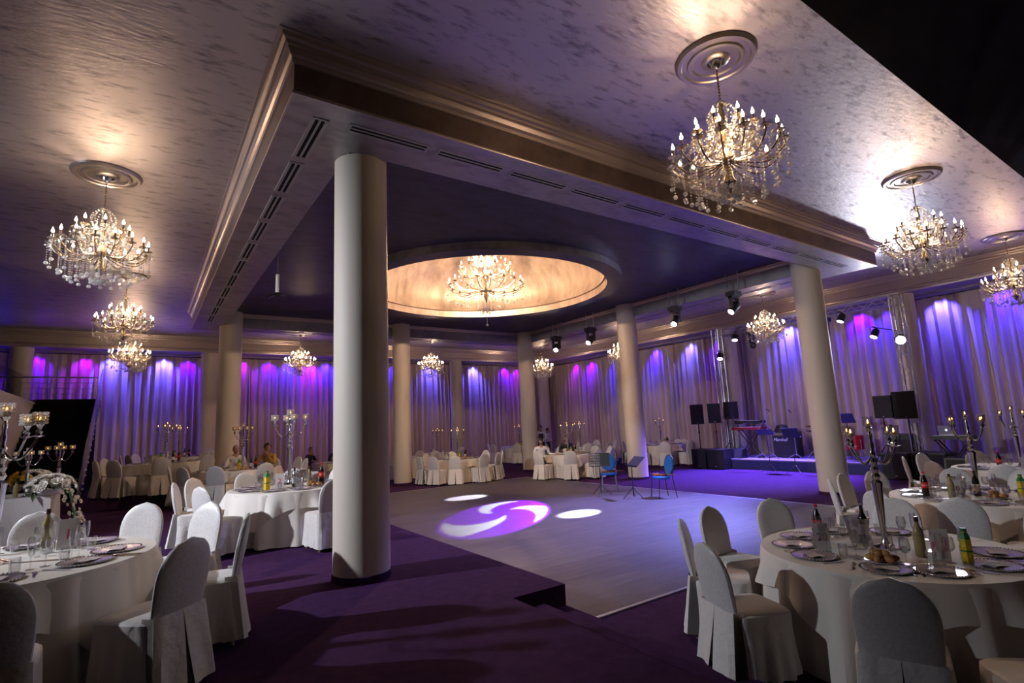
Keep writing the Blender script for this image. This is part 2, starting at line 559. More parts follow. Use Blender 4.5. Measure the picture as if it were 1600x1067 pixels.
# inner ceiling with round opening, ring and dome
DC, RO, RI = (7.42, 11.80), 3.62, 3.22
n = 64
mb = MB()
vs, fs = [], []
def sq(a):
    c, s = math.cos(a), math.sin(a)
    hx = (IX1 - DC[0]) if c > 0 else (DC[0] - IX0)
    hy = (IY1 - DC[1]) if s > 0 else (DC[1] - IY0)
    t = min(hx / abs(c) if abs(c) > 1e-9 else 1e9, hy / abs(s) if abs(s) > 1e-9 else 1e9)
    return t * c, t * s
angs = sorted([2 * PI * k / n for k in range(n)] + [math.atan2(sy_, sx_) % (2 * PI) for sx_ in (DC[0] * 0 + IX1 - DC[0], IX0 - DC[0]) for sy_ in (IY1 - DC[1], IY0 - DC[1])])
for a in angs:
    x, y = sq(a)
    vs += [(DC[0] + x, DC[1] + y, ZI), (DC[0] + RO * math.cos(a), DC[1] + RO * math.sin(a), ZI)]
q = len(angs)
for k in range(q):
    k2 = (k + 1) % q
    fs.append((2 * k, 2 * k + 1, 2 * k2 + 1, 2 * k2))
mb.add(vs, fs)
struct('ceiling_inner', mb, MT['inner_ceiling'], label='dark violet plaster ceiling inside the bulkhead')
T = Matrix.Translation((DC[0], DC[1], 0))
mb = MB()
mb.lathe([(RO, ZI), (RO, ZI - 0.17)], 96, T, False)
struct('trim_8', mb, MT['bulkhead'], True, 'pale outer edge of the round ceiling ring')
mb = MB()
mb.lathe([(RO, ZI - 0.17), (RI, ZI - 0.17)], 96, T, False)
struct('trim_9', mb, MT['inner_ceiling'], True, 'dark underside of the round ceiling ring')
mb = MB()
prof = [(RI, ZI - 0.17), (RI, ZI + 0.03), (RI - .06, ZI + .03)]
mb.lathe(prof, 96, T, False)
struct('trim_10', mb, MT['dome'], True, 'tan inner lip of the round ceiling ring')
prof = [(RI - .06, ZI + .03)] + [(RI * math.cos(a) + .08 * math.cos(a), ZI + 0.35 + 2.0 * math.sin(a)) for a in [PI / 2 * i / 12 for i in range(12)]] + [(0.02, ZI + 2.35)]
mb = MB()
mb.lathe(prof, 96, T, False)
struct('ceiling_dome', mb, MT['dome'], True, 'glowing champagne plaster dome above the dance floor')

# columns ------------------------------------------------------------------
def column(x, y, z0, z1, label, r=0.31, grp=None):
    b = MB()
    b.lathe([(r, z0), (r, z1)], 40, Matrix.Translation((x, y, 0)))
    o = b.build('column', MT['column'])
    tag(o, label, None, grp, 'structure')
    b = MB()
    b.lathe([(r + .012, z0 - .0), (r + .012, z0 + .07), (r + .002, z0 + .075)], 40, Matrix.Translation((x, y, 0)))
    b.build('base_band', MT['carpet'], o)
column(2.06, 6.08, UP, ZI, 'thick round column at the corner of the platform by the steps')
column(12.90, 6.10, LOW, ZI, 'round column under the bulkhead corner in front of the stage')
column(12.80, 17.50, LOW, ZI, 'round column at the far corner of the dance floor, beside the seated man')
column(2.0, 17.60, TIER, ZI, 'round column on the platform behind the seated grey haired man')
column(7.42, 17.62, LOW, ZI, 'round column standing midway along the far edge of the dance floor')
column(12.92, 11.95, LOW, ZI, 'round column behind the music stands')
for x, ph in ((-3.5, 'by the stair landing'), (2.0, 'behind the platform tables'), (7.42, 'behind the men in suits'), (12.87, 'behind the far tables')):
    column(x, 23.65, LOW if x > EX else TIER, 4.9, 'shaded round column at the back curtains ' + ph, 0.31, 'outer columns by the back curtains')
column(18.45, 23.65, LOW, 4.9, 'shaded round column in the corner where the curtains meet')
for y, ph in ((6.1, 'behind the bright truss lamp'), (11.95, 'behind the loudspeakers and truss tower'), (17.6, 'past the music stands')):
    column(18.45, y, LOW, 4.9, 'shaded round column at the stage side curtains ' + ph, 0.31, 'outer columns by the stage curtains')
column(-3.75, 14.6, UP, ZC, 'round column beside the staircase flight')

# curtains -----------------------------------------------------------------
def curtain(axis, at, a, b_, z0, z1, label, grp):
    b = MB()
    nu = int((b_ - a) / 0.035)
    ph = [random.random() * 6 for _ in range(6)]
    lev = [z1, z1 - 0.12, z1 - 0.5, z1 - 1.2, z1 - 2.2, z1 - 3.4, z0 + .5, z0]
    xs, acc = [], 0
    def off(s, t):
        amp = 0.034 + 0.070 * min(1, t * 2.2)
        q = s * (2 * PI / 0.27) + 1.4 * math.sin(s * 1.7 + ph[0]) + 0.9 * math.sin(s * 4.1 + ph[1]) + 0.35 * t * math.sin(s * 2.3 + ph[4])
        return amp * math.sin(q) + 0.035 * math.sin(s * 3.1 + ph[2]) + 0.012 * math.sin(q * 2.7 + ph[3]) * (1 - t)
    def fn(i, j):
        s = a + (b_ - a) * i / (nu - 1)
        t = (z1 - lev[j]) / (z1 - z0)
        d = off(s, t)
        return (s, at + d, lev[j]) if axis == 'y' else (at + d, s, lev[j])
    b.grid(fn, nu, len(lev))
    o = b.build('curtain', MT['curtain'])
    tag(o, label, 'curtain', grp)
    b = MB()
    if axis == 'y':
        b.box((a, at - .03, z1), (b_, at + .03, z1 + .022))
    else:
        b.box((at - .03, a, z1), (at + .03, b_, z1 + .022))
    b.build('track', MT['black'], o, False)
zt = 4.775
g = 'pleated curtains along the back of the hall'
curtain('y', CY, -8.9, -3.5, TIER, zt, 'pleated beige curtain above the stair landing', g)
curtain('y', CY, -3.5, 2.0, TIER, zt, 'pleated beige curtain between the staircase and the seated grey haired man', g)
curtain('y', CY, 2.0, 3.5, TIER, zt, 'narrow pleated curtain next to the column behind the platform tables', g)
curtain('y', CY, 3.5, 7.42, LOW, zt, 'pleated magenta lit curtain behind the two men in dark suits', g)
curtain('y', CY, 7.42, 12.87, LOW, zt, 'pleated curtain behind the far round tables', g)
curtain('y', CY, 12.87, 19.3, LOW, zt, 'pleated curtain behind the two standing waiters', g)
g = 'pleated curtains along the stage side of the hall'
curtain('x', CX, 17.6, 24.3, LOW, zt, 'pleated curtain behind the woman with long dark hair', g)
curtain('x', CX, 11.95, 17.6, LOW, zt, 'pleated curtain behind the black loudspeaker pair and the table beside it', g)
curtain('x', CX, 6.1, 11.95, LOW, zt, 'pleated curtain behind the stage', g)
curtain('x', CX, 0.5, 6.1, LOW, zt, 'pleated blue lit curtain behind the laptop keyboard', g)

# slot diffusers -------------------------------------------------------------
def vent_mesh():
    f = MB()
    L2, W2 = .475, .085
    f.box((-L2, -W2, -.008), (L2, -W2 + .035, .0)); f.box((-L2, W2 - .035, -.008), (L2, W2, .0))
    f.box((-L2, -.012, -.008), (L2, .012, 0)); f.box((-L2, -W2, -.008), (-L2 + .03, W2, 0)); f.box((L2 - .03, -W2, -.008), (L2, W2, 0))
    s1 = MB(); s1.box((-L2 + .03, -W2 + .035, -.003), (L2 - .03, -.012, 0))
    s2 = MB(); s2.box((-L2 + .03, .012, -.003), (L2 - .03, W2 - .035, 0))
    return f.mesh('frame', MT['vent'], False), s1.mesh('slot', MT['slot'], False), s2.mesh('slot', MT['slot'], False)
VF, V1, V2 = vent_mesh()
ORD = 'first second third fourth fifth sixth seventh eighth ninth tenth eleventh'.split()
def vent(x, y, rz, label, grp):
    e = empty('air_vent', (x, y, ZB), rz)
    tag(e, label, 'vent', grp)
    for nm, me in (('frame', VF), ('slot', V1), ('slot', V2)):
        obj(nm, me, e)
for k in range(11):
    vent(2.13 + 1.065 * k, 5.30 + .008 * k, 0, ORD[k] + ' two-slot air diffuser from the thick column, towards the stage', 'diffusers in the beam towards the stage')
for k in range(11):
    vent(1.37, 5.76 + 1.075 * k, PI / 2, ORD[k] + ' two-slot air diffuser from the thick column, towards the back curtain', 'diffusers in the beam on the staircase side')
for k in range(10):
    vent(13.45, 6.6 + 1.1 * k, PI / 2, ORD[k] + ' two-slot air diffuser above the moving lights, counted from the gallery', 'diffusers in the beam above the moving lights')
for k in range(9):
    vent(2.6 + 1.15 * k, 18.0, 0, ORD[k] + ' two-slot air diffuser over the far tables, counted from the staircase', 'diffusers in the beam along the far tables')

# staircase --------------------------------------------------------------------
st = empty('staircase', (-2.04, 17.2, TIER))
tag(st, 'black carpeted staircase rising to the landing with glass sides', None, None, 'structure')
X0, X1 = -2.80, -1.30
ns = 17
rise = (3.0 - TIER) / ns
run = (22.0 - 17.2) / ns
for k in range(ns):
    b = MB()
    b.box((X0 + 2.04, k * run, 0), (X1 + 2.04, (k + 1) * run + .02, (k + 1) * rise))
    b.build('tread', MT['black_matte'], st, False)
b = MB()
b.box((-6.9, 4.8, 2.58), (.74, 6.2, 2.78))
b.build('landing', MT['black_matte'], st, False)
STR = mat('stringer_paint', (0.30, 0.25, 0.27), 0.6)
def slanted(x0, x1, off0, off1, y0=0.0, y1=4.8):
    s = (3.0 - TIER) / 4.8
    return [(x, y, max(0.0, z)) for x in (x0, x1) for (y, z) in ((y0, y0 * s + off0), (y1, y1 * s + off0), (y1, y1 * s + off1), (y0, y0 * s + off1))], [(0, 1, 2, 3), (7, 6, 5, 4), (0, 4, 5, 1), (1, 5, 6, 2), (2, 6, 7, 3), (3, 7, 4, 0)]
b = MB(); b.add(*slanted(.74, .79, -.35, .34)); b.build('stringer', STR, st, False)
b = MB(); b.add(*slanted(.80, .82, .02, 1.02)); b.build('glass_panel', MT['pane'], st, False)
b = MB(); b.box((.70, 4.78, -.1), (.74, 6.2, 2.78)); b.build('side_wall', MT['wall'], st, False)
b = MB(); b.add([(.70, .3, 0), (.70, 4.8, 0), (.70, 4.8, 2.7), (.735, .3, 0), (.735, 4.8, 0), (.735, 4.8, 2.7)], [(0, 1, 2), (5, 4, 3), (0, 3, 4, 1), (1, 4, 5, 2), (2, 5, 3, 0)]); b.build('side_wall', STR, st, False)
for k in range(9):
    b = MB(); y = .25 + k * .54
    for dz in (.10, .24):
        b.lathe([(.022, 0), (.022, .03)], 8, Matrix.Translation((.82, y, y * .579 + dz)) @ Matrix.Rotation(PI / 2, 4, 'Y'))
    b.build('glass_bolt', MT['steel'], st)
# landing railing
b = MB(); b.tube([(-6.8, 4.85, 3.50), (.70, 4.85, 3.50)], .024, 8); b.build('handrail', MT['steel'], st)
for z in (2.98, 3.15, 3.32):
    b = MB(); b.tube([(-6.8, 4.85, z), (.70, 4.85, z)], .009, 6); b.build('rail_bar', MT['steel'], st)
for x in (-6.6, -5.4, -4.2, -3.0, -1.55, -.72 + .25, .66):
    b = MB(); b.box((x - .02, 4.83, 2.78), (x + .02, 4.87, 3.5)); b.build('rail_post', MT['steel'], st, False)
# second flight rising away on the other side of the well
b2 = MB(); b2.box((-.91, -.6, 0), (-.78, 4.8, 2.70)); b2.build('well_wall', MT['wall'], st, False)
b2 = MB(); b2.add([(-1.0, 3.4, 2.62), (-3.4, 3.4, 3.85), (-3.4, 3.4, 3.55), (-1.0, 3.4, 2.32), (-1.0, 3.46, 2.62), (-3.4, 3.46, 3.85), (-3.4, 3.46, 3.55), (-1.0, 3.46, 2.32)], [(0, 1, 2, 3), (7, 6, 5, 4), (0, 4, 5, 1), (1, 5, 6, 2), (2, 6, 7, 3), (3, 7, 4, 0)])
b2.build('stringer', MT['wall'], st, False)
b2 = MB(); b2.add([(-.95, 3.38, 3.45), (-3.4, 3.38, 4.72), (-3.4, 3.38, 3.72), (-.95, 3.38, 2.45), (-.95, 3.40, 3.45), (-3.4, 3.40, 4.72), (-3.4, 3.40, 3.72), (-.95, 3.40, 2.45)], [(0, 1, 2, 3), (7, 6, 5, 4), (0, 4, 5, 1), (1, 5, 6, 2), (2, 6, 7, 3), (3, 7, 4, 0)])
b2.build('glass_panel', MT['pane'], st, False)

# ================================================================== CHANDELIERS
MT['brass'] = mat('antique_brass', (0.72, 0.57, 0.40), 0.25, 0.95)
MT['rose'] = mat('silver_rose', (0.42, 0.38, 0.36), 0.3, 0.85)
MT['sleeve'] = mat('dark_candle_sleeve', (0.10, 0.07, 0.05), 0.4, 0.5)
MT['bulb'] = mat('bulb_glow', (1, 0.9, 0.75), 0.4, emit=((1.0, 0.74, 0.46), 34))
WARM = (1.0, 0.66, 0.40)

def strand(b, x, y, z, ln, rb=0.0105, ball=0.026):
    nb = max(2, int(ln / 0.030))
    for i in range(nb):
        b.ball((x, y, z - ln * i / nb), rb, 4, 2)
    b.ball((x, y, z - ln - ball * .6), ball, 6, 4)

def chandelier_parts(tiers, z_top, z_bot, rose=True, drop=0.5, chain_top=0.0):
    """meshes of one chandelier, hung from local z = 0"""
    P = []
    if rose:
        b = MB()
        b.lathe([(.42, 0), (.42, -.02), (.395, -.045), (.36, -.045), (.345, -.03), (.30, -.028), (.285, -.045), (.25, -.047), (.235, -.03), (.15, -.03), (.13, -.05), (.09, -.055), (.075, -.03), (.02, -.03)], 40)
        P.append(('ceiling_rose', b.mesh('ceiling_rose', MT['rose']), 0))
    b = MB()
    b.lathe([(.02, -.03), (.055, -.04), (.05, -.09), (.025, -.12), (.012, -.13)], 16)
    P.append(('canopy_cup', b.mesh('canopy_cup', MT['steel']), 0))
    b = MB()
    z = -.13
    k = 0
    while z > z_top:
        b.lathe([(.004, z), (.013, z - .012), (.013, z - .024), (.004, z - .034)], 6)
        z -= .036
        k += 1
    P.append(('chain', b.mesh('chain', MT['brass']), 0))
    b = MB()
    h = z_top - z_bot
    b.lathe([(.01, z_top), (.05, z_top - .03), (.02, z_top - .08), (.035, z_top - .2 * h), (.016, z_top - .28 * h), (.05, z_top - .36 * h), (.022, z_top - .42 * h), (.035, z_top - .58 * h),
             (.075, z_top - .64 * h), (.09, z_top - .68 * h), (.03, z_top - .74 * h), (.05, z_top - .88 * h), (.075, z_top - .93 * h), (.02, z_bot), (.004, z_bot - .05)], 16)
    P.append(('stem', b.mesh('stem', MT['brass']), 0))
    cb = MB()
    for i in range(10):          # crown of crystals
        a = 2 * PI * i / 10
        for t in range(9):
            u = t / 8
            r = .03 + .12 * math.sin(u * PI * .75)
            cb.ball((r * math.cos(a), r * math.sin(a), z_top - .02 - .26 * u), .015, 4, 2)
        strand(cb, .12 * math.cos(a), .12 * math.sin(a), z_top - .26, .08, .009, .02)
    for i in range(12):          # chains swagged from the crown to the arms
        a = 2 * PI * i / 12
        r1, z1 = tiers[-1][0] * .86, tiers[-1][1] + .02
        for t in range(16):
            u = t / 15
            r = .12 + (r1 - .12) * u
            zz = (z_top - .25) + (z1 - z_top + .25) * (u ** .6) - .05 * math.sin(u * PI)
            cb.ball((r * math.cos(a), r * math.sin(a), zz), .010, 4, 2)
    for (r, z, n, ln) in tiers:
        for i in range(n * 3):
            a = 2 * PI * (i + .25) / (n * 3)
            rr = r * (1.06, .84, .62)[i % 3]
            strand(cb, rr * math.cos(a), rr * math.sin(a), z - .04, ln * (1.0, 1.35, 1.7)[i % 3])
        for i in range(n):
            a = 2 * PI * i / n
            for q in range(5):
                c_ = a + q * 2 * PI / 5
                strand(cb, r * math.cos(a) + .055 * math.cos(c_), r * math.sin(a) + .055 * math.sin(c_), z - .01, .05, .007, .014)
    for i in range(10):
        a = 2 * PI * i / 10
        strand(cb, .20 * math.cos(a), .20 * math.sin(a), tiers[-1][1] - .10, drop * .62)
        strand(cb, .09 * math.cos(a), .09 * math.sin(a), z_bot + .06, drop * .3)
    P.append(('crystal_drops', cb.mesh('crystal_drops', MT['crystal'], False), 'stuff'))
    return P

def chandelier_arm(r, z, zc):
    b = MB()
    pts = []
    for i in range(11):
        u = i / 10
        pts.append((.05 + (r - .05) * u, 0, zc + (z - .06 - zc) * u - .10 * math.sin(u * PI) + .05 * u * math.sin(u * 2 * PI)))
    pts.append((r + .012, 0, z - .03))
    pts.append((r, 0, z))
    b.tube(pts, .0095, 6)
    b.tube([(r * .5 + .04 * math.cos(t), 0, z - .02 + .04 * math.sin(t)) for t in [i * .55 for i in range(10)]], .007, 5)
    b.lathe([(.012, z - .012), (.055, z + .002), (.058, z + .008), (.014, z + .006)], 12, Matrix.Translation((r, 0, 0)))
    s_ = MB()
    s_.lathe([(.0125, z + .004), (.0125, z + .085)], 8, Matrix.Translation((r, 0, 0)))
    g_ = MB()
    g_.lathe([(.008, z + .085), (.017, z + .103), (.015, z + .122), (.006, z + .143), (.002, z + .162)], 8, Matrix.Translation((r, 0, 0)))
    return b.mesh('arm', MT['brass']), s_.mesh('candle_sleeve', MT['sleeve']), g_.mesh('bulb', MT['bulb'])

def make_chandelier(tiers, z_top, z_bot, hub, rose=True, drop=.5):
    P = chandelier_parts(tiers, z_top, z_bot, rose, drop)
    arms = [(chandelier_arm(r, z, hub[i]), n, PI / n * (i % 2)) for i, (r, z, n, ln) in enumerate(tiers)]
    return P, arms
def place_chandelier(D, loc, rz, label, grp, energy, lz, scale=1.0):
    P, arms = D
    e = empty('chandelier', loc, rz)
    e.scale = (scale,) * 3
    tag(e, label, 'chandelier', grp)
    for nm, me, kind in P:
        o = obj(nm, me, e)
        if kind:
            o['kind'] = kind
    for (ma, ms, mg), n, ph in arms:
        for k in range(n):
            a = obj('arm', ma, e, None, 2 * PI * k / n + ph)
            obj('candle_sleeve', ms, a)
            obj('bulb', mg, a)
    light('chandelier_light', 'POINT', (loc[0], loc[1], loc[2] + lz), energy, WARM, None, 0.06)
CH = make_chandelier([(.30, -.86, 8, .16), (.54, -1.10, 16, .26)], -.50, -1.50, [-1.02, -1.20])
CE = 135
for (x, y), lab in (((4.9, 2.95), 'crystal chandelier hanging above the round table numbered 20'),
                    ((10.5, 3.05), 'crystal chandelier between the bulkhead corner and the black gallery'),
                    ((16.4, 3.2), 'crystal chandelier in front of the blue lit curtain by the laptop'),
                    ((16.4, 9.2), 'crystal chandelier in front of the stage truss'),
                    ((16.4, 15.6), 'crystal chandelier half hidden by the column behind the music stands'),
                    ((16.3, 20.9), 'crystal chandelier in the far corner next to the waiters'),
                    ((10.3, 21.2), 'crystal chandelier above the far round table beyond the dance floor'),
                    ((4.8, 21.2), 'crystal chandelier in front of the magenta lit curtain'),
                    ((-.5, 20.6), 'smallest looking crystal chandelier in front of the curtain beside the staircase'),
                    ((-.5, 14.8), 'crystal chandelier in the middle of the row on the staircase side'),
                    ((-.62, 9.1), 'large looking crystal chandelier above the head table by the staircase')):
    place_chandelier(CH, (x, y, ZC), random.random(), lab, 'crystal candle chandeliers under the ceiling', CE, -1.02)
BIG = make_chandelier([(.42, -1.35, 8, .16), (.68, -1.85, 12, .18), (1.0, -2.32, 18, .26)], -.7, -2.75, [-1.6, -2.05, -2.45], False, .9)
place_chandelier(BIG, (DC[0], DC[1], ZI + 2.35), 0.1, 'grand three-tier crystal chandelier hanging inside the dome', None, 1900, -1.75)
b = MB()
b.tube([(0, 0, -2.7), (0, 0, -3.38)], .008, 6); b.ball((0, 0, -3.40), .035, 8, 6)
for k in range(3):
    b.tube([(.11 * math.cos(k * 2.1), .11 * math.sin(k * 2.1), -2.7), (.11 * math.cos(k * 2.1), .11 * math.sin(k * 2.1), -3.05)], .006, 5)
    b.lathe([(.03, -3.10), (.03, -3.04)], 8, Matrix.Translation((.11 * math.cos(k * 2.1), .11 * math.sin(k * 2.1), 0)))
big = [o for o in col.objects if o.name.startswith('chandelier') and o.type == 'EMPTY'][-1]
for o in col.objects:
    if o.get('label', '').startswith('grand three-tier'):
        big = o
b.build('finial_pendants', MT['crystal'], big)

# ================================================================== CHAIRS
MT['satin'] = mat('white_satin', (0.70, 0.66, 0.635), 0.5, 0, sheen=0.3, bump=(7, .7, .03))
MT['jacquard'] = mat('jacquard_cover', (0.72, 0.69, 0.68), 0.42, 0, noise=(60, (0.60, 0.575, 0.575), 3), bump=(48, .35, .006), sheen=.25)
MT['cloth'] = mat('table_linen', (0.68, 0.62, 0.57), 0.7, 0, bump=(6, .12, .01), sheen=.2)
MT['overlay'] = mat('overlay_linen', (0.74, 0.69, 0.64), 0.65, 0, bump=(7, .15, .01), sheen=.2)
MT['gold_leg'] = mat('gold_leg', (0.55, 0.42, 0.22), 0.35, 0.6)

def chair_meshes():
    out = []
    b = MB()
    n, rows = 24, 16
    def back(i, j):
        t = j / (rows - 1)
        z = .50 + .46 * t
        if t < .45:
            w = .198 + .012 * math.sin(t * PI)
        else:
            u = (t - .45) / .55
            w = .210 * math.sqrt(max(0.0004, 1 - u ** 2.3))
        d = .026 + .010 * math.sin(min(1, t * 1.1) * PI)
        if t > .9:
            d *= max(.25, 1 - (t - .9) * 6)
        a = 2 * PI * i / n
        ca, sa = math.cos(a), math.sin(a)
        x = w * math.copysign(abs(ca) ** .8, ca)
        y = d * math.copysign(abs(sa) ** .6, sa)
        return (x, -.215 - .17 * (z - .45) + y + .018 * (x / .21) ** 2, z)
    b.grid(back, n, rows, True)
    b.f.append([(rows - 1) * n + i for i in range(n)]); b.mi.append(0)
    out.append(('back_cover', b.mesh('back_cover', MT['jacquard'])))
    b = MB()
    n = 64
    rowsd = [(0.05, .500), (.6, .498), (.93, .492), (1.0, .478), (1.012, .455), (1.015, .38), (1.03, .28), (1.055, .17), (1.085, .055)]
    def seat(i, j):
        s_, z = rowsd[j]
        a = 2 * PI * i / n + PI / 4
        ca, sa = math.cos(a), math.sin(a)
        m_ = max(abs(ca), abs(sa))
        rr = 1 / (abs(ca) ** 6 + abs(sa) ** 6) ** (1 / 6)
        x, y = .228 * rr * ca * s_, .232 * rr * sa * s_
        if j >= 5:
            k = (j - 4) / 4
            f = .016 * k * math.sin(a * 13 + 1.1) + .010 * k * math.sin(a * 7)
            q = 1 + f / .23
            x, y = x * q, y * q
            if y < -.15:
                y -= .035 * k
                if abs(x) < .05:
                    y += .05 * k * (1 - abs(x) / .05)
        return (x, y + .01, z)
    b.grid(seat, n, len(rowsd), True)
    b.f.append(list(range(n - 1, -1, -1))[::-1]); b.mi.append(0)
    out.append(('seat_cover', b.mesh('seat_cover', MT['satin'])))
    for sgn in (-1, 1):
        b = MB()
        def flap(i, j, sgn=sgn):
            u, v = i / 6, j / 7
            xo = (.205 + .040 * v)
            xi = .001 + .030 * v ** 1.5
            x = sgn * (xi + (xo - xi) * min(1, u * 1.25))
            y = -.255 - .062 * v - .010 * math.sin(u * 9 + 1) * v - (.02 * v * (1 - u)) + max(0, u - .8) * (.5 + .3 * v)
            return (x, y, .515 - .465 * v)
        b.grid(flap, 7, 8)
        b.grid(lambda i, j: tuple(Vector(flap(i, j)) + Vector((0, .004, 0))), 7, 8)
        out.append(('back_flap', b.mesh('back_flap', MT['satin'])))
    for sx in (-1, 1):
        for sy in (-1, 1):
            b = MB()
            b.tube([(sx * .185, sy * .19 + (-.03 if sy < 0 else 0), 0), (sx * .18, sy * .18, .43)], [.013, .018], 6)
            out.append(('leg', b.mesh('leg', MT['gold_leg'])))
    return out
CHAIR = chair_meshes()
def chair(x, y, z, face, label, grp):
    e = empty('banquet_chair', (x, y, z), face - PI / 2)
    tag(e, label, 'chair', grp)
    for nm, me in CHAIR:
        obj(nm, me, e)
    return e
def chair_to(x, y, z, cx, cy, label, grp, jit=0.06):
    return chair(x, y, z, math.atan2(cy - y, cx - x) + random.uniform(-jit, jit), label, grp)

# ================================================================== TABLES
def cloth_meshes(Rt, seed):
    rnd = random.Random(seed)
    p = [rnd.random() * 6.28 for _ in range(6)]
    n = 160
    b = MB()
    lev = [(0.0, 0), (.9, 0), (1.0, -.004), (1.012, -.03), (1.015, -.2), (1.03, -.45), (1.06, -.745)]
    def und(i, j):
        r, dz = lev[j]
        a = 2 * PI * i / n
        k = max(0, (j - 2)) / 4
        f = (.045 * math.sin(a * 14 + p[0]) + .025 * math.sin(a * 23 + p[1]) + .012 * math.sin(a * 9 + p[2])) * k
        rr = Rt * r + f
        return (rr * math.cos(a), rr * math.sin(a), .765 + dz)
    b.grid(und, n, len(lev), True)
    floor_cloth = b.mesh('tablecloth', MT['cloth'])
    b = MB()
    def hem(a):
        c, s = abs(math.cos(a + p[3])), abs(math.sin(a + p[3]))
        half = 1.19 * Rt
        return min(.50, max(.22, half / max(c, s) - Rt + .03))
    def ov(i, j):
        a = 2 * PI * i / n
        if j < 3:
            r = (0.0, .9, 1.0)[j] * (Rt + .006)
            return (r * math.cos(a), r * math.sin(a), .772 - (.003 if j == 2 else 0))
        k = (j - 2) / 5
        f = (.075 * math.copysign(abs(math.sin(a * 10 + p[4])) ** 1.6, math.sin(a * 10 + p[4])) + .03 * math.sin(a * 17 + p[5])) * k
        r = Rt + .020 + .022 * k + max(-.006, f)
        return (r * math.cos(a), r * math.sin(a), .765 - .015 - hem(a) * k)
    b.grid(ov, n, 8, True)
    return floor_cloth, b.mesh('overlay_cloth', MT['overlay'])
CLOTHS = [cloth_meshes(.92, s) for s in range(3)]
_b = MB(); _b.lathe([(.895, .735), (.9, .74), (.9, .755), (.895, .76)], 40); TOPM = _b.mesh('tabletop', mat('plywood', (.35, .25, .16), .6))
_b = MB(); _b.lathe([(.30, 0), (.30, .03), (.05, .06), (.04, .70), (.2, .735)], 16); PEDM = _b.mesh('pedestal', MT['black'])
def table(x, y, z, name_, k):
    e = empty('round_table', (x, y, z))
    tag(e, 'round banquet table under the cloths, ' + name_, 'table', 'round banquet tables')
    obj('tabletop', TOPM, e)
    obj('pedestal', PEDM, e)
    rz = random.random() * 6
    o = obj('tablecloth', CLOTHS[k % 3][0], None, (x, y, z), rz)
    tag(o, 'floor-length ivory tablecloth of the table ' + name_, 'tablecloth', 'floor-length tablecloths')
    o = obj('overlay_cloth', CLOTHS[k % 3][1], None, (x, y, z), rz)
    tag(o, 'white overlay cloth draped on the table ' + name_, 'tablecloth', 'overlay cloths')

# name: centre, floor, label phrase, chairs as (x, y) of the back or angle
TB = {
    'T20': ((4.96, 2.00), LOW, 'with the number 20 card'),
    'T21': ((8.45, 2.30), LOW, 'next after the number 20 table'),
    'T22': ((12.3, 2.75), LOW, 'in front of the laptop keyboard'),
    'TL': ((-.80, 5.42), UP, 'under the thick beaded candelabra'),
    'TM': ((2.0, 9.25), UP, 'behind the thick column by the steps'),
    'TC': ((2.13, 15.5), UP, 'where the woman in yellow sits'),
    'TA': ((.52, 17.6), TIER, 'next to the foot of the staircase'),
    'TBK': ((1.0, 21.6), TIER, 'by the curtain beside the staircase'),
    'TD': ((6.2, 20.6), LOW, 'of the two men in suits'),
    'T1': ((9.25, 17.0), LOW, 'across the dance floor between two columns'),
    'T1B': ((10.6, 21.3), LOW, 'close to the back curtain'),
    'T0': ((8.5, 20.2), LOW, 'half hidden behind a dance floor column'),
    'T2': ((15.6, 22.2), LOW, 'in the far corner behind the waiters'),
    'T3': ((12.35, 14.63), LOW, 'of the man in white shirt'),
    'T4': ((17.6, 14.9), LOW, 'next to the black subwoofers'),
    'T5': ((16.2, 18.3), LOW, 'behind the woman with long dark hair'),
}
for k, (nm, ((x, y), z, ph)) in enumerate(TB.items()):
    table(x, y, z, ph, k)
SIDES = ('stage side', 'stage-and-curtain corner', 'curtain side', 'staircase-and-curtain corner', 'staircase side', 'staircase-and-gallery corner', 'gallery side', 'stage-and-gallery corner')
def side_of(a):
    return SIDES[int(round((a % (2 * PI)) / (PI / 4))) % 8]
def seats(nm, spots=None, angles=None, rad=1.31):
    (cx, cy), z, ph = TB[nm]
    lab = 'white covered chair at the table ' + ph
    grp = 'chairs around the table ' + ph
    if spots:
        for bx, by, *own in spots:      # place of the back; the seat lies towards the table
            d = math.hypot(cx - bx, cy - by)
            ux, uy = (cx - bx) / d, (cy - by) / d
            q = max(d - .25, 1.29)
            chair_to(cx - q * ux, cy - q * uy, z, cx, cy, own[0] if own else 'white covered chair, ' + side_of(math.atan2(by - cy, bx - cx)) + ' of the table ' + ph, grp)
    if angles:
        for a in angles:
            a = R(a)
            chair_to(cx + rad * math.cos(a), cy + rad * math.sin(a), z, cx, cy, 'white covered chair, ' + side_of(a) + ' of the table ' + ph, grp)
seats('T20', [(3.53, 2.62, 'white covered chair at the number 20 table closest to the carpeted steps'), (4.20, 3.26, 'white covered chair between the number 20 table and the dance floor corner'),
              (4.86, 3.48, 'white covered chair at the number 20 table backing onto the dance floor edge'), (5.68, 3.32, 'white covered chair behind the number 20 card on the dance floor side'), (6.36, 2.46),
              (3.50, 1.42, 'white covered chair with its grainy back turned, below the bread rolls of table 20'), (3.72, .72, 'white covered chair at the number 20 table beside the grainy backed one'), (4.7, .40)])
seats('T21', [(7.80, 3.58), (8.46, 3.60), (6.98, 2.84), (9.05, 3.55), (6.88, 2.06), (6.98, 1.42), (9.75, 2.9), (9.9, 2.2), (7.4, 1.2)])
seats('T22', angles=(110, 150, 185, 75, 35, 225, 0))
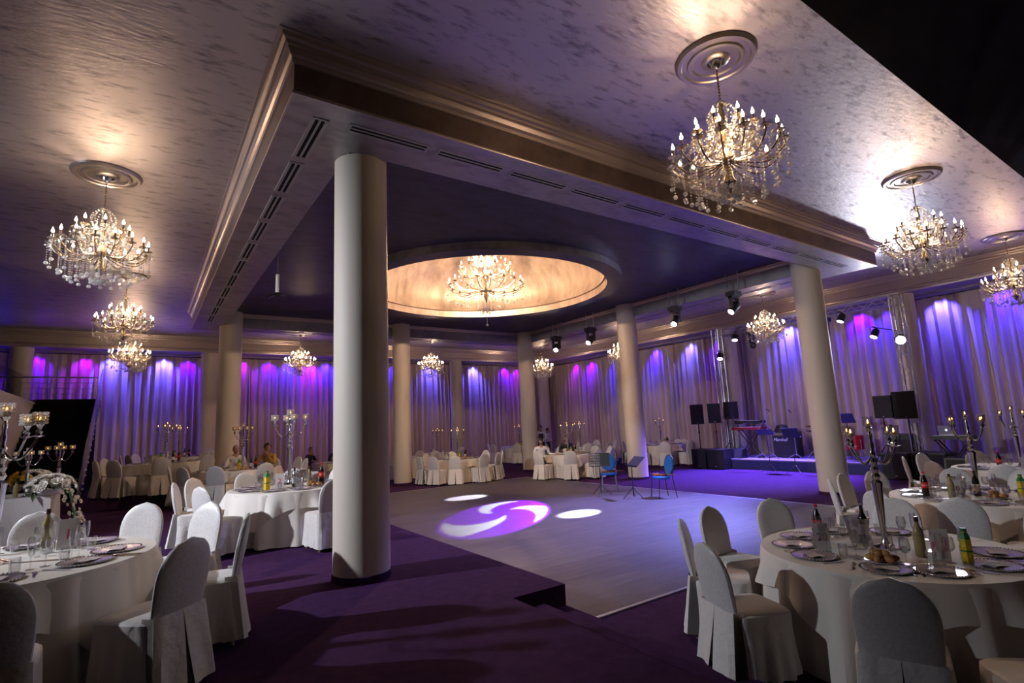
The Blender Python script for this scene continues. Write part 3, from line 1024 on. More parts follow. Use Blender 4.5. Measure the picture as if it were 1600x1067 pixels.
seats('TL', [(.26, 4.26, 'white covered chair with greyish back out on open carpet, facing the beaded candelabra'), (.64, 5.10, 'slim side-on white covered chair beside the greyish backed one'),
             (.56, 6.30, 'white covered chair between the slim side-on chair and the pink figure two table'),
             (.02, 6.90, 'white covered chair beyond the plates of the beaded candelabra table'), (-.82, 7.05, 'white covered chair behind the card with a pink figure one'), (-1.6, 6.85, 'white covered chair behind the pale wine bottle of that candelabra table'),
             (-.60, 3.78, 'dark shaded covered chair by the cutlery of the beaded candelabra table')])
seats('TM', [(.80, 8.50), (.72, 10.4), (.45, 9.65), (2.2, 7.83), (1.55, 10.72), (2.35, 10.8), (3.1, 10.4), (3.45, 9.5)])
seats('TC', angles=(-118, -80, -150, 178, 140, 20, -30))
seats('TA', angles=(-135, -95, -55, 200, 150, 100, 50))
seats('TBK', angles=(-110, -60, -150, 180, 100, 50, 0, 140))
seats('TD', angles=(-100, -60, 200, 160, 0, -20))
seats('T1', angles=(-150, -122, -86, -58, -22, 185, 110, 70, 20))
seats('T1B', angles=(-120, -75, -30, 160, 20))
seats('T0', angles=(-160, -110, -60, -20, 40))
seats('T2', angles=(-130, -90, -45, 180, 140))
seats('T3', angles=(-170, -128, -92, -60, -22, 10, 60))
seats('T4', angles=(-175, -135, -95, 170, 120))
seats('T5', angles=(-120, -80, -160, -30, 20, 160))

# ================================================================== TABLEWARE
MT['silver'] = mat('silver_plate', (0.72, 0.70, 0.70), 0.16, 1.0)
MT['napkin'] = mat('napkin_paper', (0.60, 0.54, 0.56), 0.75)
MT['card'] = mat('white_card', (0.74, 0.68, 0.68), 0.7)
MT['pink'] = mat('pink_ink', (0.62, 0.05, 0.16), 0.7)
MT['ink'] = mat('dark_red_ink', (0.22, 0.02, 0.06), 0.7)
MT['blot'] = mat('watercolour_print', (0.80, 0.70, 0.72), 0.7, 0, noise=(9, (0.72, 0.03, 0.22), 3), ramp=(.50, .60))
MT['winegreen'] = mat('dark_bottle_glass', (0.012, 0.016, 0.008), 0.08, coat=.5)
MT['whitewine'] = mat('pale_wine_glass', (0.34, 0.28, 0.13), 0.1, coat=.5)
MT['cola'] = mat('cola_liquid', (0.018, 0.006, 0.004), 0.12, coat=.4)
MT['red'] = mat('red_label', (0.62, 0.012, 0.014), 0.4)
MT['white'] = mat('white_print', (0.85, 0.85, 0.85), 0.5)
MT['yellow'] = mat('juice_yellow', (0.78, 0.55, 0.02), 0.4)
MT['lemon'] = mat('lemon_print', (0.85, 0.68, 0.05), 0.4, 0, noise=(30, (0.70, .45, .01), 3))
MT['green'] = mat('juice_green', (0.03, 0.22, 0.04), 0.4)
MT['bread'] = mat('bread_crust', (0.56, 0.29, 0.10), 0.6, 0, noise=(14, (0.38, 0.17, 0.05), 4))
MT['candle'] = mat('candle_wax', (0.85, 0.62, 0.28), 0.5)
MT['flame'] = mat('flame_glow', (1, .7, .3), 0.5, emit=((1.0, 0.50, 0.12), 9))
MT['bucket'] = glass_mat('frosted_bucket', (0.80, 0.79, 0.84), 0.5, 0.25)
MT['gold_cap'] = mat('dark_foil', (0.05, 0.012, 0.02), 0.3)

PROTO = {}
def proto(name, parts):
    PROTO[name] = parts
def put(name, x, y, z, label, cat, grp=None, rz=0.0, sc_=1.0, obj_name=None):
    parts = PROTO[name]
    nm = obj_name or name
    if len(parts) == 1 and not parts[0][2]:
        o = obj(nm, parts[0][1], None, (x, y, z), rz)
    else:
        o = empty(nm, (x, y, z), rz)
        for pn, me, subs in parts:
            c = obj(pn, me, o)
            for sn, sm in subs:
                obj(sn, sm, c)
    o.scale = (sc_,) * 3
    tag(o, label, cat, grp)
    return o
def lath(name, prof, m, n=16, cap=True, T=None):
    b = MB(); b.lathe(prof, n, T, cap); return b.mesh(name, m)

# charger plate with a beaded rim
b = MB()
for k in range(44):
    a = 2 * PI * k / 44
    b.ball((.158 * math.cos(a), .158 * math.sin(a), .012), .0075, 5, 3)
proto('charger_plate', [('dish', lath('dish', [(.001, .003), (.10, .003), (.155, .010), (.155, .013), (.10, .006), (.001, .006)], mat('charger_glass', (0.42, 0.36, 0.40), 0.2, 0.2), 36, False), []),
                        ('bead_rim', b.mesh('bead_rim', MT['silver']), [])])
b = MB(); b.grid(lambda i, j: (-.075 + .03 * i, -.05 + .033 * j, .004 * math.sin(i * 1.3 + j) + .002), 6, 4); b.grid(lambda i, j: (-.075 + .03 * i, -.05 + .033 * j, .004 * math.sin(i * 1.3 + j) + .007), 6, 4)
proto('napkin', [('napkin', b.mesh('napkin', MT['napkin']), [])])
G = MT['glass']
proto('wine_glass', [('bowl', lath('bowl', [(.005, .075), (.022, .082), (.034, .10), (.037, .125), (.033, .16), (.029, .178), (.0275, .178), (.031, .16), (.035, .125), (.032, .102), (.02, .086), (.004, .08)], G, 14, False), []),
                     ('stem', lath('stem', [(.032, 0), (.032, .003), (.006, .008), (.0035, .03), (.0035, .07), (.006, .078)], G, 10), [])])
proto('champagne_flute', [('bowl', lath('bowl', [(.004, .08), (.018, .10), (.023, .14), (.023, .19), (.020, .215), (.019, .215), (.0215, .19), (.0215, .14), (.016, .10), (.003, .085)], G, 12, False), []),
                          ('stem', lath('stem', [(.028, 0), (.028, .003), (.005, .008), (.0035, .03), (.004, .08)], G, 10), [])])
proto('tumbler', [('tumbler', lath('tumbler', [(.027, 0), (.029, .004), (.033, .10), (.0315, .10), (.0275, .008), (.001, .007)], G, 14), [])])
b = MB(); b.box((-.005, -.09, .002), (.005, .03, .005)); b.box((-.011, .03, .002), (.011, .045, .005))
for x in (-.010, -.0035, .003, .0085): b.box((x, .045, .002), (x + .003, .095, .005))
proto('fork', [('fork', b.mesh('fork', MT['silver'], False), [])])
b = MB(); b.box((-.006, -.10, .002), (.006, .0, .007)); b.box((-.009, 0, .002), (.007, .115, .004))
proto('knife', [('knife', b.mesh('knife', MT['silver'], False), [])])

# bottles
def bottle(name, glass_m, cap_m, label_m, tall=.30, r=.037, extra=None):
    k = tall / .30
    parts = [('body', lath('body', [(r * .9, 0), (r, .006), (r, .17 * k), (r * .86, .20 * k), (.016, .235 * k), (.0135, .25 * k), (.0135, .285 * k)], glass_m, 18), []),
             ('cap', lath('cap', [(.0150, .262 * k), (.0150, .298 * k), (.012, .301 * k)], cap_m, 12), [])]
    if label_m:
        parts.append(('label', lath('label', [(r + .0006, .055 * k), (r + .0006, .14 * k)], label_m, 18, False), extra or []))
    proto(name, parts)
bottle('wine_bottle', MT['winegreen'], MT['gold_cap'], MT['card'])
bottle('white_wine_bottle', MT['whitewine'], MT['gold_cap'], None, .29, .036)
def wrap(me, r, z):
    for v in me.vertices:
        a = v.co.x / r
        d = r + v.co.z
        v.co = Vector((d * math.sin(a), -d * math.cos(a), z + v.co.y))
    return me
proto('cola_bottle', [('body', lath('body', [(.034, 0), (.038, .008), (.038, .06), (.034, .085), (.036, .11), (.0365, .17), (.030, .21), (.016, .25), (.0135, .265)], MT['cola'], 18), []),
                      ('neck', lath('neck', [(.0134, .262), (.0134, .285)], MT['glass'], 12), []), ('cap', lath('cap', [(.0160, .282), (.0160, .302), (.013, .304)], MT['red'], 12), []),
                      ('label', lath('label', [(.0372, .105), (.0375, .175)], MT['red'], 18, False), [('lettering', wrap(text_mesh('Coca-Cola', .026, MT['white'], .0004, .3), .0377, .14)),
                                                                                                      ('lettering', wrap(text_mesh('Coca-Cola', .026, MT['white'], .0004, .3), -.0377, .14))])])
b = MB(); b.lathe([(.036, 0), (.040, .006), (.040, .17), (.034, .20), (.018, .225), (.018, .235)], 6)
l1 = MB()
for k in range(6):
    a = PI / 6 + k * PI / 3
    for z in (.055, .125):
        l1.ball((.024 * math.cos(a), .024 * math.sin(a), z), .014, 8, 6, (1, 1, 1.5))
l2 = MB(); l2.lathe([(.0408, .088), (.0408, .100)], 6, None, False)
proto('juice_bottle', [('body', b.mesh('body', MT['yellow']), [('lemon_print', l1.mesh('lemon_print', MT['lemon'])), ('green_band', l2.mesh('green_band', MT['green']))]),
                       ('shoulder', lath('shoulder', [(.0405, .165), (.035, .20), (.0185, .226)], MT['green'], 6, False), []), ('cap', lath('cap', [(.020, .232), (.020, .255)], MT['green'], 12), [])])
# ice bucket
proto('ice_bucket', [('pail', lath('pail', [(.062, 0), (.066, .003), (.092, .19), (.102, .205), (.100, .207), (.088, .19), (.062, .006), (.001, .005)], MT['bucket'], 28), [])])
# bread plate
rolls = []
def roll_mesh(seed):
    b = MB(); b.ball((0, 0, .024), .03, 10, 8, (1.55, .95, .85)); return b.mesh('bread_roll', MT['bread'])
ROLL = roll_mesh(1)
proto('bread_plate', [('bread_plate', lath('bread_plate', [(.06, 0), (.07, .004), (.115, .016), (.115, .019), (.07, .008), (.001, .006)], mat('white_china', (.75, .72, .72), .2), 28, False), [])])
proto('salt_shaker', [('jar', lath('jar', [(.018, 0), (.02, .003), (.018, .05), (.012, .06)], MT['glass'], 10), []), ('lid', lath('lid', [(.0135, .058), (.0135, .072), (.008, .078)], MT['silver'], 10), [])])
# cards: a folded tent, printed on both leaves
def tent(name, text, size, ink, m_face):
    b = MB()
    w_, h_, d_ = .058, .20, .03
    b.add([(-w_, -d_, 0), (w_, -d_, 0), (w_, 0, h_), (-w_, 0, h_), (-w_, d_, 0), (w_, d_, 0)], [(0, 1, 2, 3), (3, 2, 5, 4)])
    subs = []
    for s_ in (-1, 1):
        me = text_mesh(text, size, ink, .0003)
        Mx = Matrix.Translation((0, s_ * (d_ * .52 + .0012), h_ * .48)) @ Matrix.Rotation(0 if s_ < 0 else PI, 4, 'Z') @ Matrix.Rotation(PI / 2 - math.atan2(d_, h_), 4, 'X')
        me.transform(Mx)
        subs.append(('lettering', me))
    proto(name, [('card', b.mesh('card', m_face, False), subs)])
tent('card_20', '20', .085, MT['ink'], MT['card'])
tent('card_1', '1', .10, MT['pink'], MT['card'])
tent('card_2', '2', .10, MT['pink'], MT['card'])
tent('card_0', '0', .085, MT['ink'], MT['card'])
b = MB(); b.box((-.058, -.002, 0), (.058, .002, .21)); b2 = MB(); b2.box((-.054, -.0032, .01), (.054, -.0022, .20)); 
proto('menu_card', [('card', b.mesh('card', MT['card'], False), [('print', b2.mesh('print', MT['blot'], False))])])
b = MB()
b.add([(-.055, -.03, 0), (.055, -.03, 0), (.055, 0, .19), (-.055, 0, .19), (-.055, .03, 0), (.055, .03, 0)], [(0, 1, 2, 3), (3, 2, 5, 4)])
proto('plain_card', [('plain_card', b.mesh('plain_card', MT['card'], False), [])])
# cloth napkin standing in a fan
b = MB()
b.grid(lambda i, j: ((.11 * j / 6) * math.sin((i - 8) * .16), (.012 if i % 2 else -.012) * j / 6, .012 + (.11 * j / 6) * math.cos((i - 8) * .16)), 17, 7)
proto('napkin_fan', [('napkin_fan', b.mesh('napkin_fan', MT['satin']), [])])

# candelabra: five lights, tall trumpet stem
def candelabra(name, cube):
    P = []
    P.append(('stem', lath('stem', [(.085, 0), (.085, .008), (.06, .02), (.03, .03), (.018, .06), (.016, .10), (.022, .20), (.034, .42), (.040, .47), (.022, .49), (.034, .515), (.020, .54), (.030, .565), (.016, .59),
                                     (.026, .62), (.013, .65), (.024, .68), (.012, .71), (.020, .75), (.011, .78), (.018, .82), (.010, .85), (.028, .875), (.010, .885)], MT['silver'], 18), []))
    cups = []
    for k in range(4):
        a = PI / 4 + k * PI / 2
        r = .19
        pts = []
        for i in range(11):
            u = i / 10
            rr = .012 + (r - .012) * u
            pts.append((rr * math.cos(a), rr * math.sin(a), .66 - .055 * math.sin(u * PI * 1.15) + .06 * u * u * u))
        b = MB(); b.tube(pts, .0065, 7)
        zc = pts[-1][2]
        b.lathe([(.008, zc - .006), (.036, zc + .004), (.012, zc + .010), (.020, zc + .03), (.010, zc + .045), (.018, zc + .065), (.026, zc + .075)], 12, Matrix.Translation((pts[-1][0], pts[-1][1], 0)))
        P.append(('arm', b.mesh('arm', MT['silver']), []))
        cups.append((pts[-1][0], pts[-1][1], zc + .075))
    cups.append((0, 0, .885))
    for x, y, z in cups:
        b = MB()
        if cube:
            for i in range(4):
                for j in range(4):
                    for q in range(4):
                        if i in (0, 3) or j in (0, 3):
                            b.ball((x - .0285 + .019 * i, y - .0285 + .019 * j, z + .012 + .019 * q), .0098, 6, 4)
            cm = MT['crystal']
        else:
            b.lathe([(.022, z), (.032, z + .01), (.037, z + .075), (.0355, z + .075), (.030, z + .012), (.001, z + .008)], 14, Matrix.Translation((x, y, 0)))
            cm = MT['glass']
        c1 = MB(); c1.lathe([(.018, z + .004), (.018, z + .026)], 10, Matrix.Translation((x, y, 0)))
        fl = MB(); fl.lathe([(.002, z + .026), (.006, z + .034), (.004, z + .046), (.001, z + .055)], 8, Matrix.Translation((x, y, 0)))
        P.append(('candle_cup', b.mesh('candle_cup', cm), [('tea_light', c1.mesh('tea_light', MT['candle'])), ('flame', fl.mesh('flame', MT['flame']))]))
    proto(name, P)
candelabra('candelabra_beaded', True)
candelabra('candelabra_clear', False)

def place_setting(nm, angs, glasses=2, cut=True, rp=.68):
    (cx, cy), z, ph = TB[nm]
    z += .773
    gt = ' on the table ' + ph
    for a in angs:
        a = R(a)
        g = ', ' + side_of(a) + ' of the table ' + ph
        c, s = math.cos(a), math.sin(a)
        x, y = cx + rp * c, cy + rp * s
        put('charger_plate', x, y, z, 'silver beaded charger plate' + g, 'plate', 'charger plates' + gt, a)
        put('napkin', x, y, z + .009, 'folded pale napkin' + g, 'napkin', 'napkins' + gt, a + PI / 2 + random.uniform(-.3, .3))
        t = (-s, c)
        if cut:
            put('fork', x + t[0] * .20, y + t[1] * .20, z, 'silver fork' + g, 'fork', 'forks' + gt, a + PI / 2)
            put('knife', x - t[0] * .20, y - t[1] * .20, z, 'silver knife' + g, 'knife', 'knives' + gt, a + PI / 2)
        for k in range(glasses):
            kind = ('wine_glass', 'champagne_flute', 'tumbler')[k % 3]
            q = .47 - .02 * k
            o_ = -.10 - .085 * k
            put(kind, cx + q * c + o_ * t[0], cy + q * s + o_ * t[1], z, {'wine_glass': 'clear stemmed wine glass', 'champagne_flute': 'clear champagne flute', 'tumbler': 'clear water tumbler'}[kind] + g, 'glass', kind.replace('_', ' ') + 's' + gt)
def angles_of(nm, pts):
    (cx, cy), z, ph = TB[nm]
    return [math.degrees(math.atan2(y - cy, x - cx)) for x, y in pts]
def rolls_on(x, y, z, n_, ph):
    put('bread_plate', x, y, z, 'plate piled with bread rolls' + ph, 'plate')
    for k in range(n_):
        lay = 0 if k < 7 else 1
        a = k * 2 * PI / 6 + lay
        r = (0 if k == 6 else .062) if not lay else .03
        o = obj('bread_roll', ROLL, None, (x + r * math.cos(a), y + r * math.sin(a), z + .012 + .036 * lay), a)
        tag(o, 'small golden bread roll' + ph, 'bread roll', 'bread rolls' + ph)

# ---- table with card 20
z = LOW + .773
place_setting('T20', angles_of('T20', [(3.7, 2.55), (4.25, 3.05), (4.88, 3.2), (5.55, 3.0), (6.1, 2.4), (3.7, 1.55), (3.95, .95), (4.8, .6), (5.7, .7)]), 3)
put('candelabra_clear', 4.98, 2.02, z, 'tall silver candelabra with clear glass cups on the number 20 table', 'candelabra', None, .5, 1.09, 'candelabra')
put('card_20', 4.62, 2.34, z, 'white tent card reading 20', 'table card', None, -.66, 1.0, 'table_card')
put('ice_bucket', 5.04, 2.24, z, 'frosted ice bucket next to the number 20 card', 'ice bucket')
put('wine_bottle', 5.08, 2.21, z + .012, 'dark wine bottle standing in the frosted bucket of table 20', 'bottle', None, 0, .98, 'wine_bottle')
put('cola_bottle', 4.90, 2.50, z, 'cola bottle with red label behind the number 20 card', 'bottle', None, -.7)
put('white_wine_bottle', 4.86, 1.74, z, 'pale wine bottle with dark cap by the pink menu card', 'bottle')
put('menu_card', 4.88, 1.62, z, 'menu card with a pink watercolour blot on the number 20 table', 'menu card', None, -.95)
put('juice_bottle', 4.86, 1.46, z, 'yellow juice bottle with green cap on the number 20 table', 'bottle', None, .3, .95)
put('salt_shaker', 4.80, 1.90, z, 'glass salt shaker by the bread rolls of table 20', 'shaker')
rolls_on(4.50, 1.86, z, 10, ' on the number 20 table')
# ---- next table on that side
place_setting('T21', (130, 165, 200, 95, 60, 235, 20, 270, -30), 3)
put('candelabra_clear', 8.55, 2.35, z, 'tall silver candelabra with clear glass cups next after the number 20 table', 'candelabra', None, .2, 1.08, 'candelabra')
put('cola_bottle', 8.02, 2.72, z, 'cola bottle with red label on the table next after number 20', 'bottle', None, -.6)
put('white_wine_bottle', 8.02, 2.46, z, 'pale wine bottle on the table next after number 20', 'bottle')
put('card_0', 8.22, 2.46, z, 'white tent card with a round figure on the next table', 'table card', None, -.8, 1.0, 'table_card')
put('ice_bucket', 8.45, 2.52, z, 'frosted ice bucket on the table next after number 20', 'ice bucket')
put('wine_bottle', 8.40, 2.32, z, 'dark wine bottle leaning by the bucket on the next table', 'bottle')
put('juice_bottle', 8.60, 1.95, z, 'yellow juice bottle on the table next after number 20', 'bottle')
rolls_on(8.25, 2.10, z, 8, ' on the table next after number 20')
# ---- third table on that side
place_setting('T22', (150, 190, 230, 110), 2, False)
put('candelabra_clear', 12.3, 2.75, z, 'tall silver candelabra on the table in front of the laptop keyboard', 'candelabra', None, .2, 1.08, 'candelabra')
put('cola_bottle', 11.8, 2.9, z, 'cola bottle with red label in front of the laptop keyboard', 'bottle', None, -.6)
put('plain_card', 12.0, 2.62, z, 'white tent card on the table in front of the laptop keyboard', 'table card', None, -.8, 1.0, 'table_card')
# ---- table with card 1
z = UP + .773
place_setting('TL', angles_of('TL', [(.1, 4.6), (.4, 5.2), (.05, 6.2), (-.7, 6.6), (-1.5, 6.5), (-.7, 4.2)]), 3)
put('candelabra_beaded', -.86, 5.44, z, 'tall silver candelabra with beaded crystal cups beside the pink figure one card', 'candelabra', None, .35, 1.20, 'candelabra')
put('card_1', -.46, 5.72, z, 'white tent card with a pink figure one', 'table card', None, -.25, 1.15, 'table_card')
put('white_wine_bottle', -.62, 5.95, z, 'pale wine bottle with dark cap behind the pink figure one card', 'bottle', None, 0, 1.05)
put('tumbler', -.56, 5.62, z, 'whisky tumbler beside the pink figure one card', 'glass')
put('salt_shaker', -.62, 5.50, z, 'glass shaker near the pink figure one card', 'shaker')
# ---- middle table
place_setting('TM', (200, 235, 270, 170, 140, 305, 100, 60, 20), 3)
put('candelabra_beaded', 2.02, 9.55, z, 'tall silver candelabra with beaded cups behind the thick column', 'candelabra', None, .8, 1.28, 'candelabra')
put('juice_bottle', 1.58, 8.98, z, 'yellow juice bottle with green cap on the table behind the thick column', 'bottle', None, 0, 1.12)
put('card_2', 1.78, 9.10, z, 'white tent card with a pink figure two', 'table card', None, -.15, 1.1, 'table_card')
put('wine_bottle', 2.0, 9.10, z, 'dark bottle in the bucket on the table behind the thick column', 'bottle')
put('ice_bucket', 2.05, 9.02, z, 'frosted ice bucket on the table behind the thick column', 'ice bucket')
put('napkin_fan', 2.08, 9.0, z + .12, 'white napkin standing in the ice bucket', 'napkin', None, .3, 1.3)
put('white_wine_bottle', 2.25, 9.2, z, 'pale wine bottle on the table behind the thick column', 'bottle')
put('plain_card', 2.34, 9.25, z, 'blank tent card beside the cola on the middle table', 'table card', None, -.2, 1.05, 'table_card')
put('cola_bottle', 2.42, 9.10, z, 'cola bottle with red label on the table behind the thick column', 'bottle', None, .3, 1.1)
put('salt_shaker', 1.90, 8.88, z, 'glass shaker on the table behind the thick column', 'shaker')
rolls_on(2.24, 8.82, z, 9, ' behind the thick column')
# ---- the far tables
def far_table(nm, angs, kind, sc_=1.12, card=True, extras=True):
    (cx, cy), zf, ph = TB[nm]
    z = zf + .773
    place_setting(nm, angs, 1, False)
    put(kind, cx, cy, z, 'silver candelabra on the table ' + ph, 'candelabra', 'candelabra on the far tables', random.random(), sc_, 'candelabra')
    if card:
        put('plain_card', cx - .25, cy - .12, z, 'white tent card on the table ' + ph, 'table card', None, -.3, 1.0, 'table_card')
    if extras:
        put('juice_bottle', cx - .12, cy - .30, z, 'yellow juice bottle on the table ' + ph, 'bottle')
        put('wine_bottle', cx + .16, cy - .22, z, 'dark wine bottle on the table ' + ph, 'bottle')
        put('cola_bottle', cx + .30, cy - .05, z, 'cola bottle on the table ' + ph, 'bottle')
        rolls_on(cx - .02, cy - .52, z, 7, ' on the table ' + ph)
for nm, kind in (('TC', 'candelabra_beaded'), ('TA', 'candelabra_clear'), ('TBK', 'candelabra_clear'), ('T1', 'candelabra_clear'), ('T3', 'candelabra_clear'), ('T4', 'candelabra_clear')):
    far_table(nm, (-150, -110, -70, -30, 170, 120, 60, 10), kind, 1.2 if nm in ('TC',) else 1.15)
for nm in ('TD', 'T1B', 'T2', 'T0', 'T5'):
    far_table(nm, (-140, -90, -40), 'candelabra_clear', 1.15, True, nm in ('TD', 'T2'))
(cx, cy), zf, ph = TB['T4']
for k in range(2):
    put('napkin_fan', cx + .45 + .16 * k, cy - .5 - .18 * k, zf + .773, 'white fan-folded napkin on the table next to the subwoofers', 'napkin', 'fan napkins', -.8, 1.6)

# ================================================================== HEAD TABLE WITH FLOWERS
ht = empty('head_table', (-3.1, 12.25, UP))
tag(ht, 'long head table with a white cloth to the floor, by the staircase', 'table')
b = MB()
b.box((-1.86, -.43, .74), (1.88, .43, .765)); b.build('tabletop', mat('ply_top', (.3, .22, .15), .6), ht, False)
b = MB()
n = 220
per = []
for i in range(n):
    s = i / n * 2 * (3.8 + .92)
    if s < 3.8: p = (-1.9 + s, -.46)
    elif s < 4.72: p = (1.9, -.46 + s - 3.8)
    elif s < 8.52: p = (1.9 - (s - 4.72), .46)
    else: p = (-1.9, .46 - (s - 8.52))
    per.append(p)
def sk(i, j):
    x, y = per[i]
    f = 1 + (.0 if j < 2 else (.010 * math.sin(i * 1.1) + .006 * math.sin(i * .47)) * (j - 1) / 4)
    if j == 0: return (x * .9, y * .9, .775)
    return (x * f + (.02 if x > 1.85 else 0) * (j - 1) / 4, y * f * (1 + .012 * (j - 1)), (.775, .772, .70, .45, .2, .02)[j])
b.grid(sk, n, 6, True)
b.f.append(list(range(n))); b.mi.append(0)
c = b.build('tablecloth', MT['jacquard'], ht)
c.name = 'skirt_cloth'
z = UP + .78
put('candelabra_beaded', -1.56, 11.95, z, 'shorter silver candelabra with beaded cups on the head table', 'candelabra', None, .7, .82, 'candelabra')
put('candelabra_beaded', -1.30, 13.35, UP + .70, 'slim silver candelabra standing behind the flower arrangement', 'candelabra', None, .6, .98, 'candelabra')
pst = MB(); pst.lathe([(.16, 0), (.16, .02), (.05, .05), (.05, .66), (.13, .70)], 20); tag(pst.build('plinth', MT['jacquard'], None, True, (-1.30, 13.35, UP)), 'white plinth behind the flower arrangement', 'plinth')
put('white_wine_bottle', -1.68, 11.92, z, 'pale bottle beside the candelabra on the head table', 'bottle', None, 0, .95)
put('cola_bottle', -1.46, 12.08, z, 'cola bottle with red label on the head table', 'bottle', None, .2)
for k in range(5):
    put('wine_glass', -2.05 + .09 * k, 12.2 + .06 * (k % 2), z, 'clear wine glass on the head table', 'glass', 'glasses on the head table')
b = MB(); b.box((-.09, -.05, 0), (.09, .05, .07)); tag(b.build('black_box', MT['black'], None, False, (-1.92, 11.92, z)), 'small black box at the edge of the head table', 'box')
b = MB(); b.box((-.24, -.07, 0), (.24, .07, .045)); tag(b.build('folded_cloth', MT['satin'], None, False, (-1.70, 12.12, z), .1), 'folded white cloth lying on the head table', 'cloth')
# flowers
MT['petal'] = mat('white_petals', (0.88, 0.84, 0.78), 0.6)
MT['petal_y'] = mat('yellow_petals', (0.75, 0.48, 0.05), 0.6)
MT['leaf'] = mat('flower_leaf', (0.03, 0.075, 0.025), 0.5)
def bloom(seed, m_, nm='bloom'):
    rnd = random.Random(seed)
    b = MB()
    for ring, (nr, rr, tilt) in enumerate(((10, .055, .35), (8, .042, .75), (6, .028, 1.1))):
        for k in range(nr):
            a = 2 * PI * k / nr + ring * .3
            Mx = Matrix.Rotation(a, 4, 'Z') @ Matrix.Rotation(-tilt, 4, 'Y')
            b.add([(0, -.006, 0), (rr * .6, -.016, .004), (rr, 0, .010), (rr * .6, .016, .004), (0, .006, 0)], [(0, 1, 2, 3, 4)], Mx)
    return b.mesh(nm, m_, False)
BL = [bloom(i, MT['petal']) for i in range(2)]
BY_ = bloom(5, MT['petal_y'], 'yellow_bloom')
lf = MB(); lf.add([(0, 0, 0), (.05, -.022, .012), (.11, 0, 0), (.05, .022, .012)], [(0, 1, 2, 3)])
LEAFM = lf.mesh('leaf', MT['leaf'], False)
fl = empty('flower_arrangement', (-1.26, 11.98, UP + .775))
fl.scale = (1.35,) * 3
tag(fl, 'cascading white flower arrangement spilling over the end of the head table', 'flowers')
rnd = random.Random(3)
def flower_at(e, me, p, nv, s=1.0):
    o = obj('leaf' if me is LEAFM else ('yellow_bloom' if me is BY_ else 'bloom'), me, e, p)
    o.rotation_euler = Vector(nv).to_track_quat('Z', 'Y').to_euler()
    if me is LEAFM:
        o.rotation_euler = (rnd.random() * 2 - 1, rnd.random() * 2 - 1, rnd.random() * 6)
    o.scale = (s,) * 3
for k in range(70):
    a, ph = rnd.random() * 6.28, rnd.random() * 1.4
    v = Vector((math.cos(a) * math.cos(ph), math.sin(a) * math.cos(ph), math.sin(ph)))
    flower_at(fl, BL[k % 2], (v.x * .24, v.y * .20, .06 + v.z * .17), v, rnd.uniform(.75, 1.15))
for k in range(80):
    t = rnd.random() ** .8
    flower_at(fl, BL[k % 2] if rnd.random() < .8 else LEAFM, (.17 + .12 * math.sin(t * 2.2) + rnd.uniform(-.08, .08), -.10 + rnd.uniform(-.16, .16), .05 - .66 * t), (.8, -.5, .3), rnd.uniform(.45, .8) * (1 - .35 * t))
for k in range(45):
    flower_at(fl, LEAFM, (rnd.uniform(-.20, .24), rnd.uniform(-.16, .14), rnd.uniform(.02, .16)), (0, 0, 1), rnd.uniform(.8, 1.3))
b = MB(); b.lathe([(.08, 0), (.14, .05), (.15, .07)], 16); b.build('vase', MT['white'], fl)
for k in range(6):
    b = MB(); b.tube([(.10, -.10 + .04 * k - .06, .10), (.20, -.12 + .05 * k - .06, .04), (.27, -.14 + .05 * k - .06, -.25), (.24, -.16 + .05 * k - .04, -.52 - .02 * k)], .006, 5); b.build('trailing_stem', MT['leaf'], fl)
f2 = empty('flower_bowl', (-1.56, 12.45, UP + .775))
f2.scale = (1.35,) * 3
tag(f2, 'yellow and white flower bowl on the head table', 'flowers')
for k in range(46):
    a, ph = rnd.random() * 6.28, rnd.random() * 1.4
    v = Vector((math.cos(a) * math.cos(ph), math.sin(a) * math.cos(ph), math.sin(ph)))
    flower_at(f2, BY_ if v.x < -.1 else BL[k % 2], (v.x * .22, v.y * .14, .16 + v.z * .12), v, rnd.uniform(.8, 1.2))
for k in range(24):
    flower_at(f2, LEAFM, (rnd.uniform(-.2, .2), rnd.uniform(-.14, .1), rnd.uniform(.06, .2)), (0, 0, 1), 1.0)
b = MB(); b.lathe([(.06, 0), (.05, .03), (.10, .10), (.16, .15)], 16); b.build('bowl', MT['glass'], f2)

# ================================================================== STAGE AND BAND GEAR
SZ = 0.04
sg = empty('stage_platform', (17.9, 9.0, LOW))
tag(sg, 'low stage platform with a dark blue skirt and pale top', 'stage')
b = MB(); b.box((-1.0, -2.56, 0), (1.05, 2.60, .30)); b.build('skirt', MT['stage'], sg, False)
b = MB(); b.box((-1.02, -2.58, .30), (1.07, 2.62, .34)); b.build('deck', MT['stage_top'], sg, False)

MT['grille'] = mat('speaker_grille', (0.010, 0.010, 0.011), 0.75, 0, bump=(300, .4, .002))
MT['badge'] = mat('chrome_badge', (0.7, 0.7, 0.8), 0.2, 0.8)
MT['dkblue'] = mat('dark_blue_plate', (0.015, 0.02, 0.06), 0.5)
MT['keyred'] = mat('red_keyboard_shell', (0.30, 0.02, 0.03), 0.35)
MT['keys'] = mat('white_keys', (0.75, 0.74, 0.74), 0.35)

